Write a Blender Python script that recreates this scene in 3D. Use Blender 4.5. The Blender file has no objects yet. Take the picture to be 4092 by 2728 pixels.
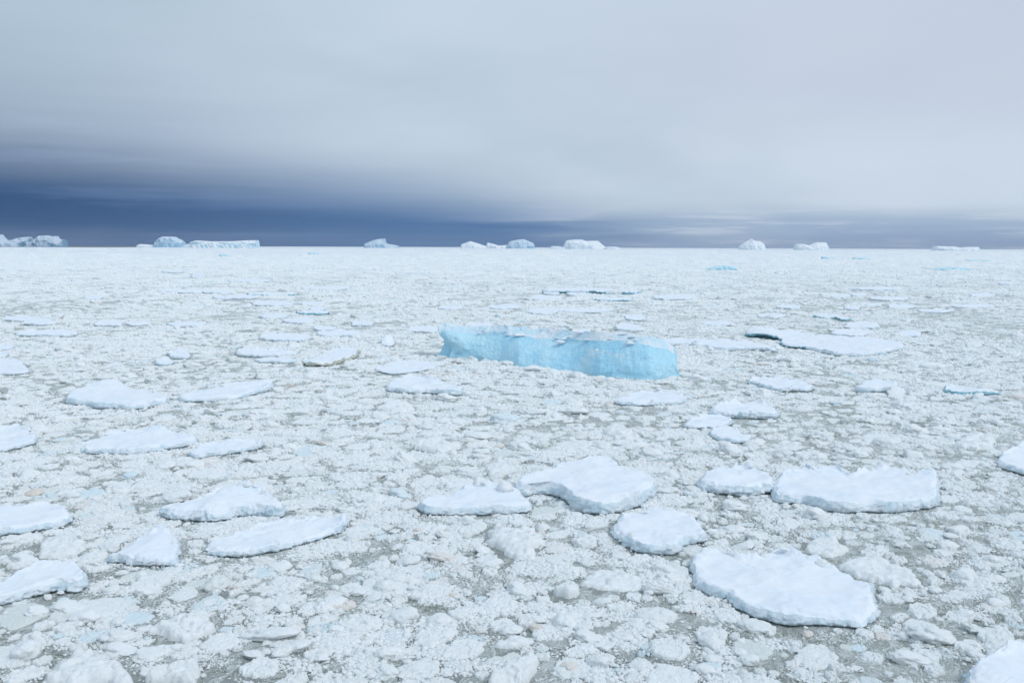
import bpy, bmesh, math, random
import numpy as np
from mathutils import Matrix, Vector

random.seed(7)
RNG = np.random.default_rng(11)
S = bpy.context.scene
COL = S.collection

# ------------------------------------------------------------------ camera
CAM_H = 20.0
FPX = 35.0 / 36.0 * 1024.0
PITCH = math.atan(94.3 / FPX)
ROLL = 0.0039
F_ = Vector((0, math.cos(PITCH), -math.sin(PITCH)))
_r = Vector((1, 0, 0)); _u = Vector((0, math.sin(PITCH), math.cos(PITCH)))
R_ = _r * math.cos(ROLL) + _u * math.sin(ROLL)
U_ = -_r * math.sin(ROLL) + _u * math.cos(ROLL)
cd = bpy.data.cameras.new('camera'); cam = bpy.data.objects.new('camera', cd)
COL.objects.link(cam)
cd.lens = 35.0; cd.sensor_width = 36.0; cd.clip_start = 0.5; cd.clip_end = 200000.0
cam.matrix_world = Matrix(((R_.x, U_.x, -F_.x, 0), (R_.y, U_.y, -F_.y, 0), (R_.z, U_.z, -F_.z, CAM_H), (0, 0, 0, 1)))
S.camera = cam
S.render.engine = 'CYCLES'
S.cycles.use_denoising = True
S.cycles.max_bounces = 6; S.cycles.diffuse_bounces = 4; S.cycles.glossy_bounces = 2
S.cycles.transmission_bounces = 2; S.cycles.volume_bounces = 0
S.cycles.use_adaptive_sampling = True; S.cycles.adaptive_threshold = 0.02
S.view_settings.view_transform = 'Standard'; S.view_settings.look = 'None'
S.view_settings.exposure = 0.1; S.view_settings.gamma = 1.0

def lin(r, g, b):
    f = lambda c: (c / 255 / 12.92) if c / 255 <= 0.04045 else ((c / 255 + 0.055) / 1.055) ** 2.4
    return (f(r), f(g), f(b), 1.0)

# ------------------------------------------------------------------ world: overcast deck over a Nishita sky
SUN_EL, SUN_AZ = math.radians(46), math.radians(124)     # azimuth from +Y towards +X
W = bpy.data.worlds.new('World'); S.world = W; W.use_nodes = True
nt = W.node_tree; N = nt.nodes; N.clear(); Lk = nt.links.new
def wmath(op, a, b=None, c=None, clamp=False):
    n = N.new('ShaderNodeMath'); n.operation = op; n.use_clamp = clamp
    for i, v in enumerate((a, b, c)):
        if v is None: continue
        if isinstance(v, (int, float)): n.inputs[i].default_value = v
        else: Lk(v, n.inputs[i])
    return n.outputs[0]
def wsmooth(v, lo, hi):
    n = N.new('ShaderNodeMapRange'); n.interpolation_type = 'SMOOTHSTEP'
    Lk(v, n.inputs['Value']); n.inputs['From Min'].default_value = lo; n.inputs['From Max'].default_value = hi
    return n.outputs[0]
def wmix(f, a, b):
    n = N.new('ShaderNodeMix'); n.data_type = 'RGBA'
    if isinstance(f, (int, float)): n.inputs[0].default_value = f
    else: Lk(f, n.inputs[0])
    for i, v in ((6, a), (7, b)):
        if isinstance(v, tuple): n.inputs[i].default_value = v
        else: Lk(v, n.inputs[i])
    return n.outputs[2]
def wnoise(vec, scale, detail=3, rough=0.5):
    n = N.new('ShaderNodeTexNoise'); n.inputs['Scale'].default_value = scale
    n.inputs['Detail'].default_value = detail; n.inputs['Roughness'].default_value = rough
    Lk(vec, n.inputs['Vector']); return n.outputs['Fac']
tc = N.new('ShaderNodeTexCoord'); sp = N.new('ShaderNodeSeparateXYZ'); Lk(tc.outputs['Generated'], sp.inputs[0])
zc = wmath('MAXIMUM', sp.outputs['Z'], 0.004)
px_ = wmath('DIVIDE', sp.outputs['X'], zc); py_ = wmath('DIVIDE', sp.outputs['Y'], zc)
cb = N.new('ShaderNodeCombineXYZ'); Lk(px_, cb.inputs[0]); Lk(py_, cb.inputs[1]); plane = cb.outputs[0]
# streaky coordinate: azimuth stays, elevation is stretched so that far cloud layers read as flat bars
cs = N.new('ShaderNodeCombineXYZ'); Lk(sp.outputs['X'], cs.inputs[0]); Lk(sp.outputs['Y'], cs.inputs[1])
Lk(wmath('MULTIPLY', sp.outputs['Z'], 14.0), cs.inputs[2]); streak = cs.outputs[0]
cs2 = N.new('ShaderNodeCombineXYZ'); Lk(sp.outputs['X'], cs2.inputs[0]); Lk(sp.outputs['Y'], cs2.inputs[1])
Lk(wmath('MULTIPLY', sp.outputs['Z'], 3.0), cs2.inputs[2]); patch = cs2.outputs[0]
n_big = wnoise(plane, 0.16, 4, 0.5)
n_pat = wnoise(patch, 2.3, 4, 0.5)
n_lil = wnoise(patch, 1.7, 4, 0.5)
n_soft = wnoise(streak, 1.6, 4, 0.5)
n_bar = wnoise(streak, 3.4, 5, 0.58)
n_thin = wnoise(streak, 7.0, 5, 0.6)
elev = sp.outputs['Z']; sx = sp.outputs['X']
# edge of the dark far cloud: a straight front in the cloud plane, seen in perspective, and a low band all along the horizon
s0 = wmath('MAXIMUM', wmath('ADD', wmath('MULTIPLY', px_, -0.96), wmath('MULTIPLY', py_, 0.28)), 0.05)
s1 = wmath('ADD', wmath('LOGARITHM', wmath('DIVIDE', s0, 9.2), math.e), wmath('ADD', wmath('MULTIPLY', wmath('SUBTRACT', n_soft, 0.5), 0.5), wmath('MULTIPLY', wmath('SUBTRACT', n_pat, 0.5), 0.6)))
front = wsmooth(s1, -1.15, 0.64)
eb = wmath('ADD', elev, wmath('ADD', wmath('MULTIPLY', wmath('SUBTRACT', n_bar, 0.5), 0.022), wmath('MULTIPLY', wmath('SUBTRACT', n_pat, 0.5), 0.016)))
band = wsmooth(eb, 0.046, 0.020)
dark = wmath('MAXIMUM', front, band)
light = wmix(wsmooth(n_pat, 0.32, 0.68), lin(174, 193, 209), lin(191, 206, 221))
light = wmix(wmath('MULTIPLY', wsmooth(n_lil, 0.40, 0.62), wmath('MULTIPLY', wsmooth(sx, -0.15, 0.35), 0.7)), light, lin(194, 202, 219))
light = wmix(wmath('MULTIPLY', wsmooth(sx, -0.08, -0.5), 0.75), light, lin(168, 188, 205))
glow = wmath('MULTIPLY', wsmooth(elev, 0.17, 0.06), wsmooth(n_pat, 0.25, 0.65))
light = wmix(wmath('MULTIPLY', glow, 0.7), light, lin(204, 218, 232))
lef = wsmooth(sx, 0.0, -0.5)
darkc = wmix(lef, lin(72, 112, 160), lin(40, 77, 122))
rig = wsmooth(wmath('ADD', sx, wmath('MULTIPLY', wmath('SUBTRACT', n_bar, 0.5), 0.35)), -0.04, 0.20)
darkc = wmix(rig, darkc, lin(156, 178, 204))
darkc = wmix(wmath('MULTIPLY', wsmooth(n_bar, 0.45, 0.66), 0.30), darkc, lin(112, 138, 180))
darkc = wmix(wmath('MULTIPLY', wmath('MULTIPLY', wsmooth(n_thin, 0.52, 0.66), rig), 0.75), darkc, lin(190, 203, 220))
darkc = wmix(wmath('MULTIPLY', wsmooth(elev, 0.016, 0.003), 0.25), darkc, lin(100, 122, 164))
cloud = wmix(dark, light, darkc)
zen = wmath('ADD', 1.0, wmath('MULTIPLY', wmath('MULTIPLY', elev, elev), 0.40))
vm = N.new('ShaderNodeVectorMath'); vm.operation = 'SCALE'; Lk(cloud, vm.inputs[0]); Lk(zen, vm.inputs['Scale'])
sky = N.new('ShaderNodeTexSky'); sky.sky_type = 'NISHITA'; sky.sun_disc = False
sky.sun_elevation = SUN_EL; sky.sun_rotation = SUN_AZ
b1 = N.new('ShaderNodeBackground'); b1.inputs['Strength'].default_value = 0.08; Lk(sky.outputs[0], b1.inputs['Color'])
b2 = N.new('ShaderNodeBackground'); b2.inputs['Strength'].default_value = 1.0; Lk(vm.outputs[0], b2.inputs['Color'])
mx = N.new('ShaderNodeMixShader'); mx.inputs[0].default_value = 0.985
Lk(b1.outputs[0], mx.inputs[1]); Lk(b2.outputs[0], mx.inputs[2])
wo = N.new('ShaderNodeOutputWorld'); Lk(mx.outputs[0], wo.inputs['Surface'])

sl = bpy.data.lights.new('sun', 'SUN'); sun = bpy.data.objects.new('sun', sl); COL.objects.link(sun)
sl.energy = 1.0; sl.angle = math.radians(14); sl.color = (1.0, 0.985, 0.96)
sd = Vector((math.sin(SUN_AZ) * math.cos(SUN_EL), math.cos(SUN_AZ) * math.cos(SUN_EL), math.sin(SUN_EL)))
sun.rotation_euler = (-sd).to_track_quat('-Z', 'Y').to_euler()

# ------------------------------------------------------------------ numpy noise
def _h(ix, iy, iz, seed):
    with np.errstate(over='ignore'):
        n = (ix.astype(np.uint32) * np.uint32(374761393) + iy.astype(np.uint32) * np.uint32(668265263)
             + iz.astype(np.uint32) * np.uint32(2147483647 - 99) + np.uint32((seed * 974711 + 13) & 0xffffffff))
        n = (n ^ (n >> np.uint32(13))) * np.uint32(1274126177)
        n = (n ^ (n >> np.uint32(15))) * np.uint32(2246822519)
        return ((n ^ (n >> np.uint32(16))) & np.uint32(0xffffff)).astype(np.float64) / 16777215.0
def vnoise(x, y, z=None, seed=0):
    x = np.asarray(x, float); y = np.asarray(y, float)
    fx = np.floor(x); fy = np.floor(y); tx = x - fx; ty = y - fy
    tx = tx * tx * tx * (tx * (tx * 6 - 15) + 10); ty = ty * ty * ty * (ty * (ty * 6 - 15) + 10)
    ix = fx.astype(np.int64); iy = fy.astype(np.int64)
    if z is None:
        iz = np.zeros_like(ix)
        a = _h(ix, iy, iz, seed); b = _h(ix + 1, iy, iz, seed); c = _h(ix, iy + 1, iz, seed); d = _h(ix + 1, iy + 1, iz, seed)
        return ((a + (b - a) * tx) * (1 - ty) + (c + (d - c) * tx) * ty) * 2 - 1
    z = np.asarray(z, float); fz = np.floor(z); tz = z - fz; tz = tz * tz * tz * (tz * (tz * 6 - 15) + 10)
    iz = fz.astype(np.int64); out = 0
    for k, wz in ((0, 1 - tz), (1, tz)):
        a = _h(ix, iy, iz + k, seed); b = _h(ix + 1, iy, iz + k, seed); c = _h(ix, iy + 1, iz + k, seed); d = _h(ix + 1, iy + 1, iz + k, seed)
        out = out + wz * ((a + (b - a) * tx) * (1 - ty) + (c + (d - c) * tx) * ty)
    return out * 2 - 1
def fbm(x, y, z=None, o=4, seed=0, g=0.5, l=2.03):
    s = 0; a = 1; t = 0
    for k in range(o):
        f = l ** k
        s = s + a * vnoise(x * f + 17.3 * k, y * f - 9.1 * k, None if z is None else z * f + 3.7 * k, seed + k); t += a; a *= g
    return s / t
def worley(x, y, seed=0):
    x = np.asarray(x, float); y = np.asarray(y, float)
    ix = np.floor(x).astype(np.int64); iy = np.floor(y).astype(np.int64); iz = np.zeros_like(ix)
    f1 = np.full(x.shape, 9.0); f2 = np.full(x.shape, 9.0); cid = np.zeros(x.shape)
    for dx in (-1, 0, 1):
        for dy in (-1, 0, 1):
            jx = ix + dx; jy = iy + dy
            d = np.hypot(jx + _h(jx, jy, iz, seed) - x, jy + _h(jx, jy, iz + 5, seed) - y)
            m = d < f1
            f2 = np.where(m, f1, np.minimum(f2, d)); cid = np.where(m, _h(jx, jy, iz + 9, seed), cid); f1 = np.where(m, d, f1)
    return f1, f2, cid
def sstep(x, a, b):
    t = np.clip((x - a) / (b - a), 0, 1); return t * t * (3 - 2 * t)

# ------------------------------------------------------------------ picture pixel (of the 4092 px photograph) -> point at height z
def at(x, y, z=0.0):
    X = x / 4092 * 1024 - 512; Y = 341 - y / 2728 * 682.667
    d = F_ * FPX + R_ * X + U_ * Y
    t = (z - CAM_H) / d.z
    return Vector((d.x * t, d.y * t, z))

# ------------------------------------------------------------------ materials
def new_mat(name):
    m = bpy.data.materials.new(name); m.use_nodes = True
    n = m.node_tree.nodes; b = n.get('Principled BSDF'); return m, n, m.node_tree.links.new, b
class MB:
    def __init__(s, name):
        s.m, s.n, s.l, s.b = new_mat(name)
    def node(s, t, **kw):
        q = s.n.new(t)
        for k, v in kw.items(): setattr(q, k, v)
        return q
    def put(s, sock, v):
        if isinstance(v, (int, float, tuple)): sock.default_value = v
        else: s.l(v, sock)
    def math(s, op, a, b=None, clamp=False):
        q = s.node('ShaderNodeMath', operation=op, use_clamp=clamp); s.put(q.inputs[0], a)
        if b is not None: s.put(q.inputs[1], b)
        return q.outputs[0]
    def mix(s, f, a, b, blend='MIX'):
        q = s.node('ShaderNodeMix', data_type='RGBA', blend_type=blend); s.put(q.inputs[0], f); s.put(q.inputs[6], a); s.put(q.inputs[7], b)
        return q.outputs[2]
    def ss(s, v, lo, hi):
        q = s.node('ShaderNodeMapRange', interpolation_type='SMOOTHSTEP'); s.put(q.inputs['Value'], v)
        q.inputs['From Min'].default_value = lo; q.inputs['From Max'].default_value = hi; return q.outputs[0]
    def pos(s): return s.node('ShaderNodeNewGeometry').outputs['Position']
    def scaled(s, vec, sc, rot=0.0):
        q = s.node('ShaderNodeMapping'); s.l(vec, q.inputs['Vector']); q.inputs['Scale'].default_value = sc
        q.inputs['Rotation'].default_value = (0, 0, rot); return q.outputs[0]
    def noise(s, vec, scale, detail=4, rough=0.55, dist=0.0):
        q = s.node('ShaderNodeTexNoise'); s.l(vec, q.inputs['Vector']); q.inputs['Scale'].default_value = scale
        q.inputs['Detail'].default_value = detail; q.inputs['Roughness'].default_value = rough; q.inputs['Distortion'].default_value = dist
        return q.outputs['Fac']
    def bump(s, h, strength, dist, normal=None):
        q = s.node('ShaderNodeBump'); s.l(h, q.inputs['Height']); q.inputs['Strength'].default_value = strength
        q.inputs['Distance'].default_value = dist
        if normal is not None: s.l(normal, q.inputs['Normal'])
        return q.outputs[0]
    def done(s, col, rough=0.6, normal=None, spec=0.3):
        s.put(s.b.inputs['Base Color'], col); s.put(s.b.inputs['Roughness'], rough)
        s.b.inputs['Specular IOR Level'].default_value = spec
        if normal is not None: s.l(normal, s.b.inputs['Normal'])
        return s.m

def mat_snow():
    k = MB('snow'); p = k.pos()
    n1 = k.noise(p, 0.35, 5, 0.6); n2 = k.noise(p, 2.6, 6, 0.6); n3 = k.noise(k.scaled(p, (1, 0.35, 1), 0.5), 1.1, 5, 0.6)
    c = k.mix(k.ss(n1, 0.35, 0.7), (0.84, 0.865, 0.90, 1), (0.78, 0.835, 0.90, 1))
    c = k.mix(k.math('MULTIPLY', k.ss(n3, 0.54, 0.75), 0.45), c, (0.68, 0.77, 0.86, 1))
    h = k.math('ADD', k.math('MULTIPLY', n2, 0.4), k.math('MULTIPLY', n3, 0.6))
    return k.done(c, 0.75, k.bump(h, 0.55, 0.12), 0.2)
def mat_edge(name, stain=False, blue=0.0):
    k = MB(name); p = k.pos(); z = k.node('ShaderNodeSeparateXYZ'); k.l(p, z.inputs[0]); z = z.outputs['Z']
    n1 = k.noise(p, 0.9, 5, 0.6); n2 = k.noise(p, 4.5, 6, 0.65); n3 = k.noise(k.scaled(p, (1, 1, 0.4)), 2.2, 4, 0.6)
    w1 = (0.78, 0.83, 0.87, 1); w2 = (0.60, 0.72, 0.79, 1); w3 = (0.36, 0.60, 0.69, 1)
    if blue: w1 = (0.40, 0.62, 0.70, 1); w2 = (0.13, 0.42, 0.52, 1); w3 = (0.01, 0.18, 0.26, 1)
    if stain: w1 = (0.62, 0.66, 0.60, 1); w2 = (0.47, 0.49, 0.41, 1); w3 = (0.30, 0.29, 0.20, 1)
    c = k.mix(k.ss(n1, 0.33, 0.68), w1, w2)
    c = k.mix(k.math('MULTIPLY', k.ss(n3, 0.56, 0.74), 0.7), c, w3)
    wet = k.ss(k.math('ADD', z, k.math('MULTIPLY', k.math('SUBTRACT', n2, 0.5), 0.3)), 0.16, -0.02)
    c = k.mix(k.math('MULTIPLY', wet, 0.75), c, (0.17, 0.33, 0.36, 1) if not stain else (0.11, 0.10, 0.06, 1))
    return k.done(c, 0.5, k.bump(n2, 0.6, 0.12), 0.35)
def mat_blue():
    k = MB('blue_ice'); p = k.pos()
    sp = k.node('ShaderNodeSeparateXYZ'); k.l(p, sp.inputs[0]); z = sp.outputs['Z']
    nrm = k.node('ShaderNodeSeparateXYZ'); k.l(k.node('ShaderNodeNewGeometry').outputs['Normal'], nrm.inputs[0])
    n1 = k.noise(p, 0.16, 5, 0.6); n2 = k.noise(p, 1.6, 6, 0.65); st = k.noise(k.scaled(p, (1.0, 1.0, 0.22)), 1.5, 5, 0.65)
    band = k.noise(k.scaled(p, (0.10, 0.10, 0.9)), 0.8, 4, 0.55)
    c = k.mix(k.ss(n1, 0.32, 0.68), (0.44, 0.81, 1.0, 1), (0.60, 0.89, 1.0, 1))
    c = k.mix(k.math('MULTIPLY', k.ss(band, 0.55, 0.72), 0.6), c, (0.80, 0.88, 0.92, 1))
    c = k.mix(k.math('MULTIPLY', k.ss(st, 0.60, 0.72), 0.75), c, (0.28, 0.72, 0.96, 1))
    c = k.mix(k.math('MULTIPLY', k.ss(n2, 0.64, 0.76), 0.8), c, (0.72, 0.84, 0.92, 1))
    ta = k.node('ShaderNodeAttribute', attribute_name='top').outputs['Fac']
    snowf = k.ss(k.math('ADD', ta, k.math('MULTIPLY', k.math('SUBTRACT', n2, 0.5), 0.9)), 0.25, 0.75)
    c = k.mix(snowf, c, k.mix(k.ss(n1, 0.40, 0.62), (0.88, 0.935, 0.975, 1), (0.66, 0.87, 0.98, 1)))
    h = k.math('ADD', k.math('MULTIPLY', n2, 0.5), k.math('MULTIPLY', st, 0.9))
    return k.done(c, 0.42, k.bump(h, 0.9, 0.5), 0.4)
def mat_farberg(name, tealness, blue=(0.44, 0.68, 0.80, 1), white=(0.86, 0.89, 0.92, 1)):
    k = MB(name); p = k.pos(); o = k.node('ShaderNodeTexCoord').outputs['Object']
    sp = k.node('ShaderNodeSeparateXYZ'); k.l(o, sp.inputs[0])
    nrm = k.node('ShaderNodeSeparateXYZ'); k.l(k.node('ShaderNodeNewGeometry').outputs['Normal'], nrm.inputs[0])
    n1 = k.noise(o, 0.03, 5, 0.6); n2 = k.noise(k.scaled(o, (1, 1, 0.3)), 0.09, 5, 0.6)
    f = k.ss(k.math('ADD', nrm.outputs['Z'], k.math('MULTIPLY', k.math('SUBTRACT', n1, 0.5), 1.3)), 0.05, 0.5)
    c = k.mix(k.math('MULTIPLY', k.math('SUBTRACT', 1.0, f), tealness), white, blue)
    c = k.mix(k.math('MULTIPLY', k.ss(n2, 0.55, 0.7), 0.4 * tealness), c, (0.24, 0.52, 0.68, 1))
    return k.done(c, 0.6, None, 0.2)
def mat_brash():
    k = MB('brash_ice'); p = k.pos()
    a = k.node('ShaderNodeAttribute', attribute_type='INSTANCER', attribute_name='tint'); t = a.outputs['Fac']
    r = k.node('ShaderNodeValToRGB'); k.l(t, r.inputs[0]); e = r.color_ramp.elements
    e[0].position = 0.0; e[0].color = (0.88, 0.895, 0.90, 1); e[1].position = 0.55; e[1].color = (0.83, 0.855, 0.85, 1)
    for ps, c in ((0.80, (0.74, 0.775, 0.75, 1)), (0.88, (0.72, 0.83, 0.88, 1)), (0.93, (0.78, 0.83, 0.84, 1)), (0.965, (0.84, 0.805, 0.775, 1)), (1.0, (0.77, 0.70, 0.64, 1))):
        q = e.new(ps); q.color = c
    n1 = k.noise(p, 1.3, 4, 0.6); n2 = k.noise(p, 9.0, 5, 0.65)
    c = k.mix(k.math('MULTIPLY', k.ss(n1, 0.45, 0.75), 0.30), r.outputs[0], (0.66, 0.70, 0.66, 1))
    return k.done(c, 0.6, k.bump(n2, 0.9, 0.08), 0.25)
FLOW = math.atan2(0.93, 0.36)
def mat_slush():
    k = MB('slush'); p = k.pos()
    a = k.node('ShaderNodeAttribute', attribute_name='lane'); lane = a.outputs['Fac']
    b = k.node('ShaderNodeAttribute', attribute_name='far'); far = b.outputs['Fac']
    st = k.scaled(p, (1, 1, 1), -FLOW)
    wob = k.noise(st, 0.45, 4, 0.6)
    q = k.node('ShaderNodeVectorMath', operation='ADD'); k.l(st, q.inputs[0])
    cv = k.node('ShaderNodeCombineXYZ'); k.l(k.math('MULTIPLY', wob, 3.4), cv.inputs[1]); k.l(cv.outputs[0], q.inputs[1])
    s1 = k.noise(k.scaled(q.outputs[0], (0.35, 2.6, 1)), 1.6, 6, 0.68)
    s2 = k.noise(p, 5.5, 6, 0.7); s3 = k.noise(p, 0.25, 4, 0.6); s4 = k.noise(p, 22.0, 3, 0.7)
    c = k.mix(k.ss(s1, 0.36, 0.62), (0.50, 0.53, 0.50, 1), (0.77, 0.80, 0.785, 1))
    c = k.mix(k.math('MULTIPLY', k.ss(s2, 0.54, 0.66), 0.6), c, (0.72, 0.76, 0.76, 1))
    c = k.mix(k.math('MULTIPLY', k.ss(s3, 0.52, 0.68), 0.5), c, (0.40, 0.42, 0.35, 1))
    c = k.mix(k.math('MULTIPLY', k.ss(s4, 0.56, 0.68), 0.45), c, (0.24, 0.28, 0.27, 1))
    vein = k.ss(k.math('ABSOLUTE', k.math('SUBTRACT', s1, 0.47)), 0.030, 0.004)
    c = k.mix(k.math('MULTIPLY', vein, k.ss(s3, 0.30, 0.55)), c, (0.15, 0.175, 0.145, 1))
    wet = k.math('MULTIPLY', k.ss(lane, 0.45, 0.95), 0.8)
    c = k.mix(wet, c, (0.33, 0.36, 0.34, 1))
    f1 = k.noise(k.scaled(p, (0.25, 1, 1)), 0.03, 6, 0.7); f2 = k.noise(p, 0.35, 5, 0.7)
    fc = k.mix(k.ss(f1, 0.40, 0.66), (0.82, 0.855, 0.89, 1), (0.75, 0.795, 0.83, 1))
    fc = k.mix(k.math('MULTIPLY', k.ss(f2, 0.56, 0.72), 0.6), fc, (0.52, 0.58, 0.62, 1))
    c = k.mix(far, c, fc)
    h = k.math('ADD', k.math('MULTIPLY', s1, 0.6), k.math('ADD', k.math('MULTIPLY', s2, 0.9), k.math('MULTIPLY', s4, 0.35)))
    return k.done(c, 0.55, k.bump(h, 1.0, 0.14), 0.25)
def mat_water():
    k = MB('sea_water'); p = k.pos(); n = k.noise(p, 0.02, 4, 0.6)
    c = k.mix(n, (0.012, 0.035, 0.06, 1), (0.02, 0.05, 0.08, 1))
    return k.done(c, 0.45, k.bump(k.noise(p, 0.6, 5, 0.6), 0.6, 0.5), 0.5)
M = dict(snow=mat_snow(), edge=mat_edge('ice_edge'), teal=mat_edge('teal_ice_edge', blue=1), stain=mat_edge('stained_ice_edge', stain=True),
         blue=mat_blue(), farw=mat_farberg('far_ice', 0.30), farb=mat_farberg('far_blue_ice', 0.95), farm=mat_farberg('far_mixed_ice', 0.8), bit=mat_farberg('bergy_ice', 1.0, (0.30, 0.60, 0.72, 1), (0.58, 0.79, 0.86, 1)), farl=mat_farberg('far_cloud_shaded_ice', 1.0, (0.22, 0.42, 0.60, 1), (0.60, 0.69, 0.79, 1)), farh=mat_farberg('far_haze_tinted_ice', 0.9, (0.30, 0.52, 0.68, 1), (0.62, 0.72, 0.82, 1)),  # farl carries cloud shade, farh carries haze, both put into the base colours
         brash=mat_brash(), slush=mat_slush(), water=mat_water())

# ------------------------------------------------------------------ mesh helpers
def mesh_np(name, v, faces, mats, mi=None, smooth=True):
    me = bpy.data.meshes.new(name)
    v = np.asarray(v, np.float32); f = np.asarray(faces, np.int32); n = f.shape[1]
    me.vertices.add(len(v)); me.vertices.foreach_set('co', v.ravel())
    me.loops.add(f.size); me.loops.foreach_set('vertex_index', f.ravel())
    me.polygons.add(len(f)); me.polygons.foreach_set('loop_start', np.arange(0, f.size, n, dtype=np.int32))
    if mi is not None: me.polygons.foreach_set('material_index', np.asarray(mi, np.int32))
    me.polygons.foreach_set('use_smooth', np.full(len(f), smooth))
    for m in mats: me.materials.append(m)
    me.update(calc_edges=True); return me
def obj(name, me, parent=None, loc=None):
    o = bpy.data.objects.new(name, me); COL.objects.link(o)
    if parent is not None: o.parent = parent
    if loc is not None: o.location = loc
    return o
def tag(o, label, cat, group=None, kind=None):
    o['label'] = label
    if cat: o['category'] = cat
    if group: o['group'] = group
    if kind: o['kind'] = kind
    return o
def grid_faces(nr, nc, wrap=False):
    i = np.arange(nr - 1)[:, None] * nc; j = np.arange(nc if wrap else nc - 1)[None, :]; j2 = (j + 1) % nc
    return np.stack([i + j, i + j2, i + nc + j2, i + nc + j], -1).reshape(-1, 4)

# ------------------------------------------------------------------ chunk prototypes
def ico(sub):
    bm = bmesh.new(); bmesh.ops.create_icosphere(bm, subdivisions=sub, radius=1.0)
    v = np.array([x.co[:] for x in bm.verts]); f = np.array([[q.index for q in p.verts] for p in bm.faces]); bm.free(); return v, f
ICO = {k: ico(k) for k in (2, 3, 4, 5)}
def chunk_verts(sub, seed, kind):
    v, f = ICO[sub]; v = v.copy(); rg = np.random.default_rng(seed)
    if kind == 'block':
        for _ in range(11):
            n = rg.normal(size=3); n /= np.linalg.norm(n); d = rg.uniform(0.45, 0.8)
            s = v @ n - d; v -= np.where(s > 0, s * 0.92, 0)[:, None] * n
        a = 0.10
    elif kind == 'slab':
        v[:, 2] = np.sign(v[:, 2]) * np.minimum(np.abs(v[:, 2]), 0.33) ; a = 0.16
        for _ in range(6):
            t = rg.uniform(0, 6.28); n = np.array([math.cos(t), math.sin(t), rg.uniform(-.2, .2)]); d = rg.uniform(0.55, 0.85)
            s = v @ n - d; v -= np.where(s > 0, s * 0.9, 0)[:, None] * n
    else: a = 0.34
    q = v * 1.35 + rg.uniform(0, 50, 3)
    v = v * (1 + a * fbm(q[:, 0], q[:, 1], q[:, 2], 3, seed)[:, None])
    if sub >= 3:
        q = v * 3.6 + 20; v = v * (1 + 0.12 * np.abs(fbm(q[:, 0], q[:, 1], q[:, 2], 3, seed + 5))[:, None] - 0.03)
    if sub >= 4:
        q = v * 7.5 + 40; v = v * (1 + 0.10 * fbm(q[:, 0], q[:, 1], q[:, 2], 3, seed + 8))[:, None]
    v[:, 2] *= rg.uniform(0.55, 0.8) if kind != 'slab' else 1.0
    v[:, 0] *= rg.uniform(0.9, 1.35)
    return v, f
def heap_chunk(seed, sub=4):          # a lump made of many welded lumps, as clotted brash
    v, f = ICO[sub]; v = v.copy(); rg = np.random.default_rng(seed)
    q = v * 1.1 + rg.uniform(0, 50, 3); r = 1 + 0.35 * fbm(q[:, 0], q[:, 1], q[:, 2], 3, seed)
    for sc, am, n in ((0.42, 0.26, 60), (0.22, 0.13, 180)):
        c = rg.normal(size=(n, 3)); c /= np.linalg.norm(c, axis=1)[:, None]
        d = np.sqrt(np.maximum(0, 2 - 2 * np.clip(v @ c.T, -1, 1))).min(1)
        r = r + am * (np.sqrt(np.maximum(0, 1 - (d / sc) ** 2)) - 0.5)
    v = v * r[:, None]; v[:, 2] *= 0.75; v[:, 0] *= rg.uniform(1, 1.5)
    return v, f
KINDS = ['round', 'block', 'round', 'round', 'round', 'block', 'slab', 'round']

PROTO = bpy.data.collections.new('brash_sources')       # sources of the scattered brash, not linked to the scene
def proto(name, v, f):
    me = mesh_np(name, v, f, [M['brash']]); o = bpy.data.objects.new(name, me); PROTO.objects.link(o)
def make_sparse(i):
    rg = np.random.default_rng(150 + i); V = []; F = []; o = 0
    for k in range(85):
        r = rg.uniform(0.022, 0.05) * (1 + 1.6 * rg.uniform() ** 6); x, y = rg.normal(0, 0.55, 2)
        v, f = chunk_verts(2, 5000 + i * 200 + k, KINDS[rg.integers(8)]); t = rg.uniform(0, 6.283); c, s = math.cos(t), math.sin(t)
        w = np.stack([v[:, 0] * c - v[:, 1] * s, v[:, 0] * s + v[:, 1] * c, v[:, 2] + rg.uniform(-.2, .3)], 1) * r
        w[:, 0] += x; w[:, 1] += y; V.append(w); F.append(f + o); o += len(v)
    proto('d_sparse_%02d' % i, np.concatenate(V), np.concatenate(F))
def make_patch(i, n_try=900):
    rg = np.random.default_rng(100 + i); P = []; R = []
    for a in range(n_try):
        q = rg.uniform(0, 1) ** 1.0
        r = 0.045 + 0.15 * (1 - a / n_try) ** 3 * rg.uniform(0.5, 1.0) + 0.012 * rg.uniform()
        rad = math.sqrt(rg.uniform()) * 1.0; t = rg.uniform(0, 6.283)
        if rad > 0.55 and rg.uniform() < (rad - 0.55) * 2.1: continue
        x, y = rad * math.cos(t), rad * math.sin(t)
        if P:
            d = np.hypot(np.array(P)[:, 0] - x, np.array(P)[:, 1] - y)
            if (d < (np.array(R) + r) * 0.80).any(): continue
        P.append((x, y)); R.append(r)
    V = []; F = []; o = 0
    for k, ((x, y), r) in enumerate(zip(P, R)):
        v, f = chunk_verts(3 if r > 0.10 else 2, 1000 + i * 400 + k, KINDS[rg.integers(8)])
        t = rg.uniform(0, 6.283); c, s = math.cos(t), math.sin(t)
        w = np.stack([v[:, 0] * c - v[:, 1] * s, v[:, 0] * s + v[:, 1] * c, v[:, 2] + rg.uniform(-.25, .35)], 1) * r
        w[:, 0] += x; w[:, 1] += y; V.append(w); F.append(f + o); o += len(v)
    proto('a_patch_%02d' % i, np.concatenate(V), np.concatenate(F))
N_PATCH, N_CH, N_HEAP, N_SP = 10, 14, 6, 5
for i in range(N_SP): make_sparse(i)
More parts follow.
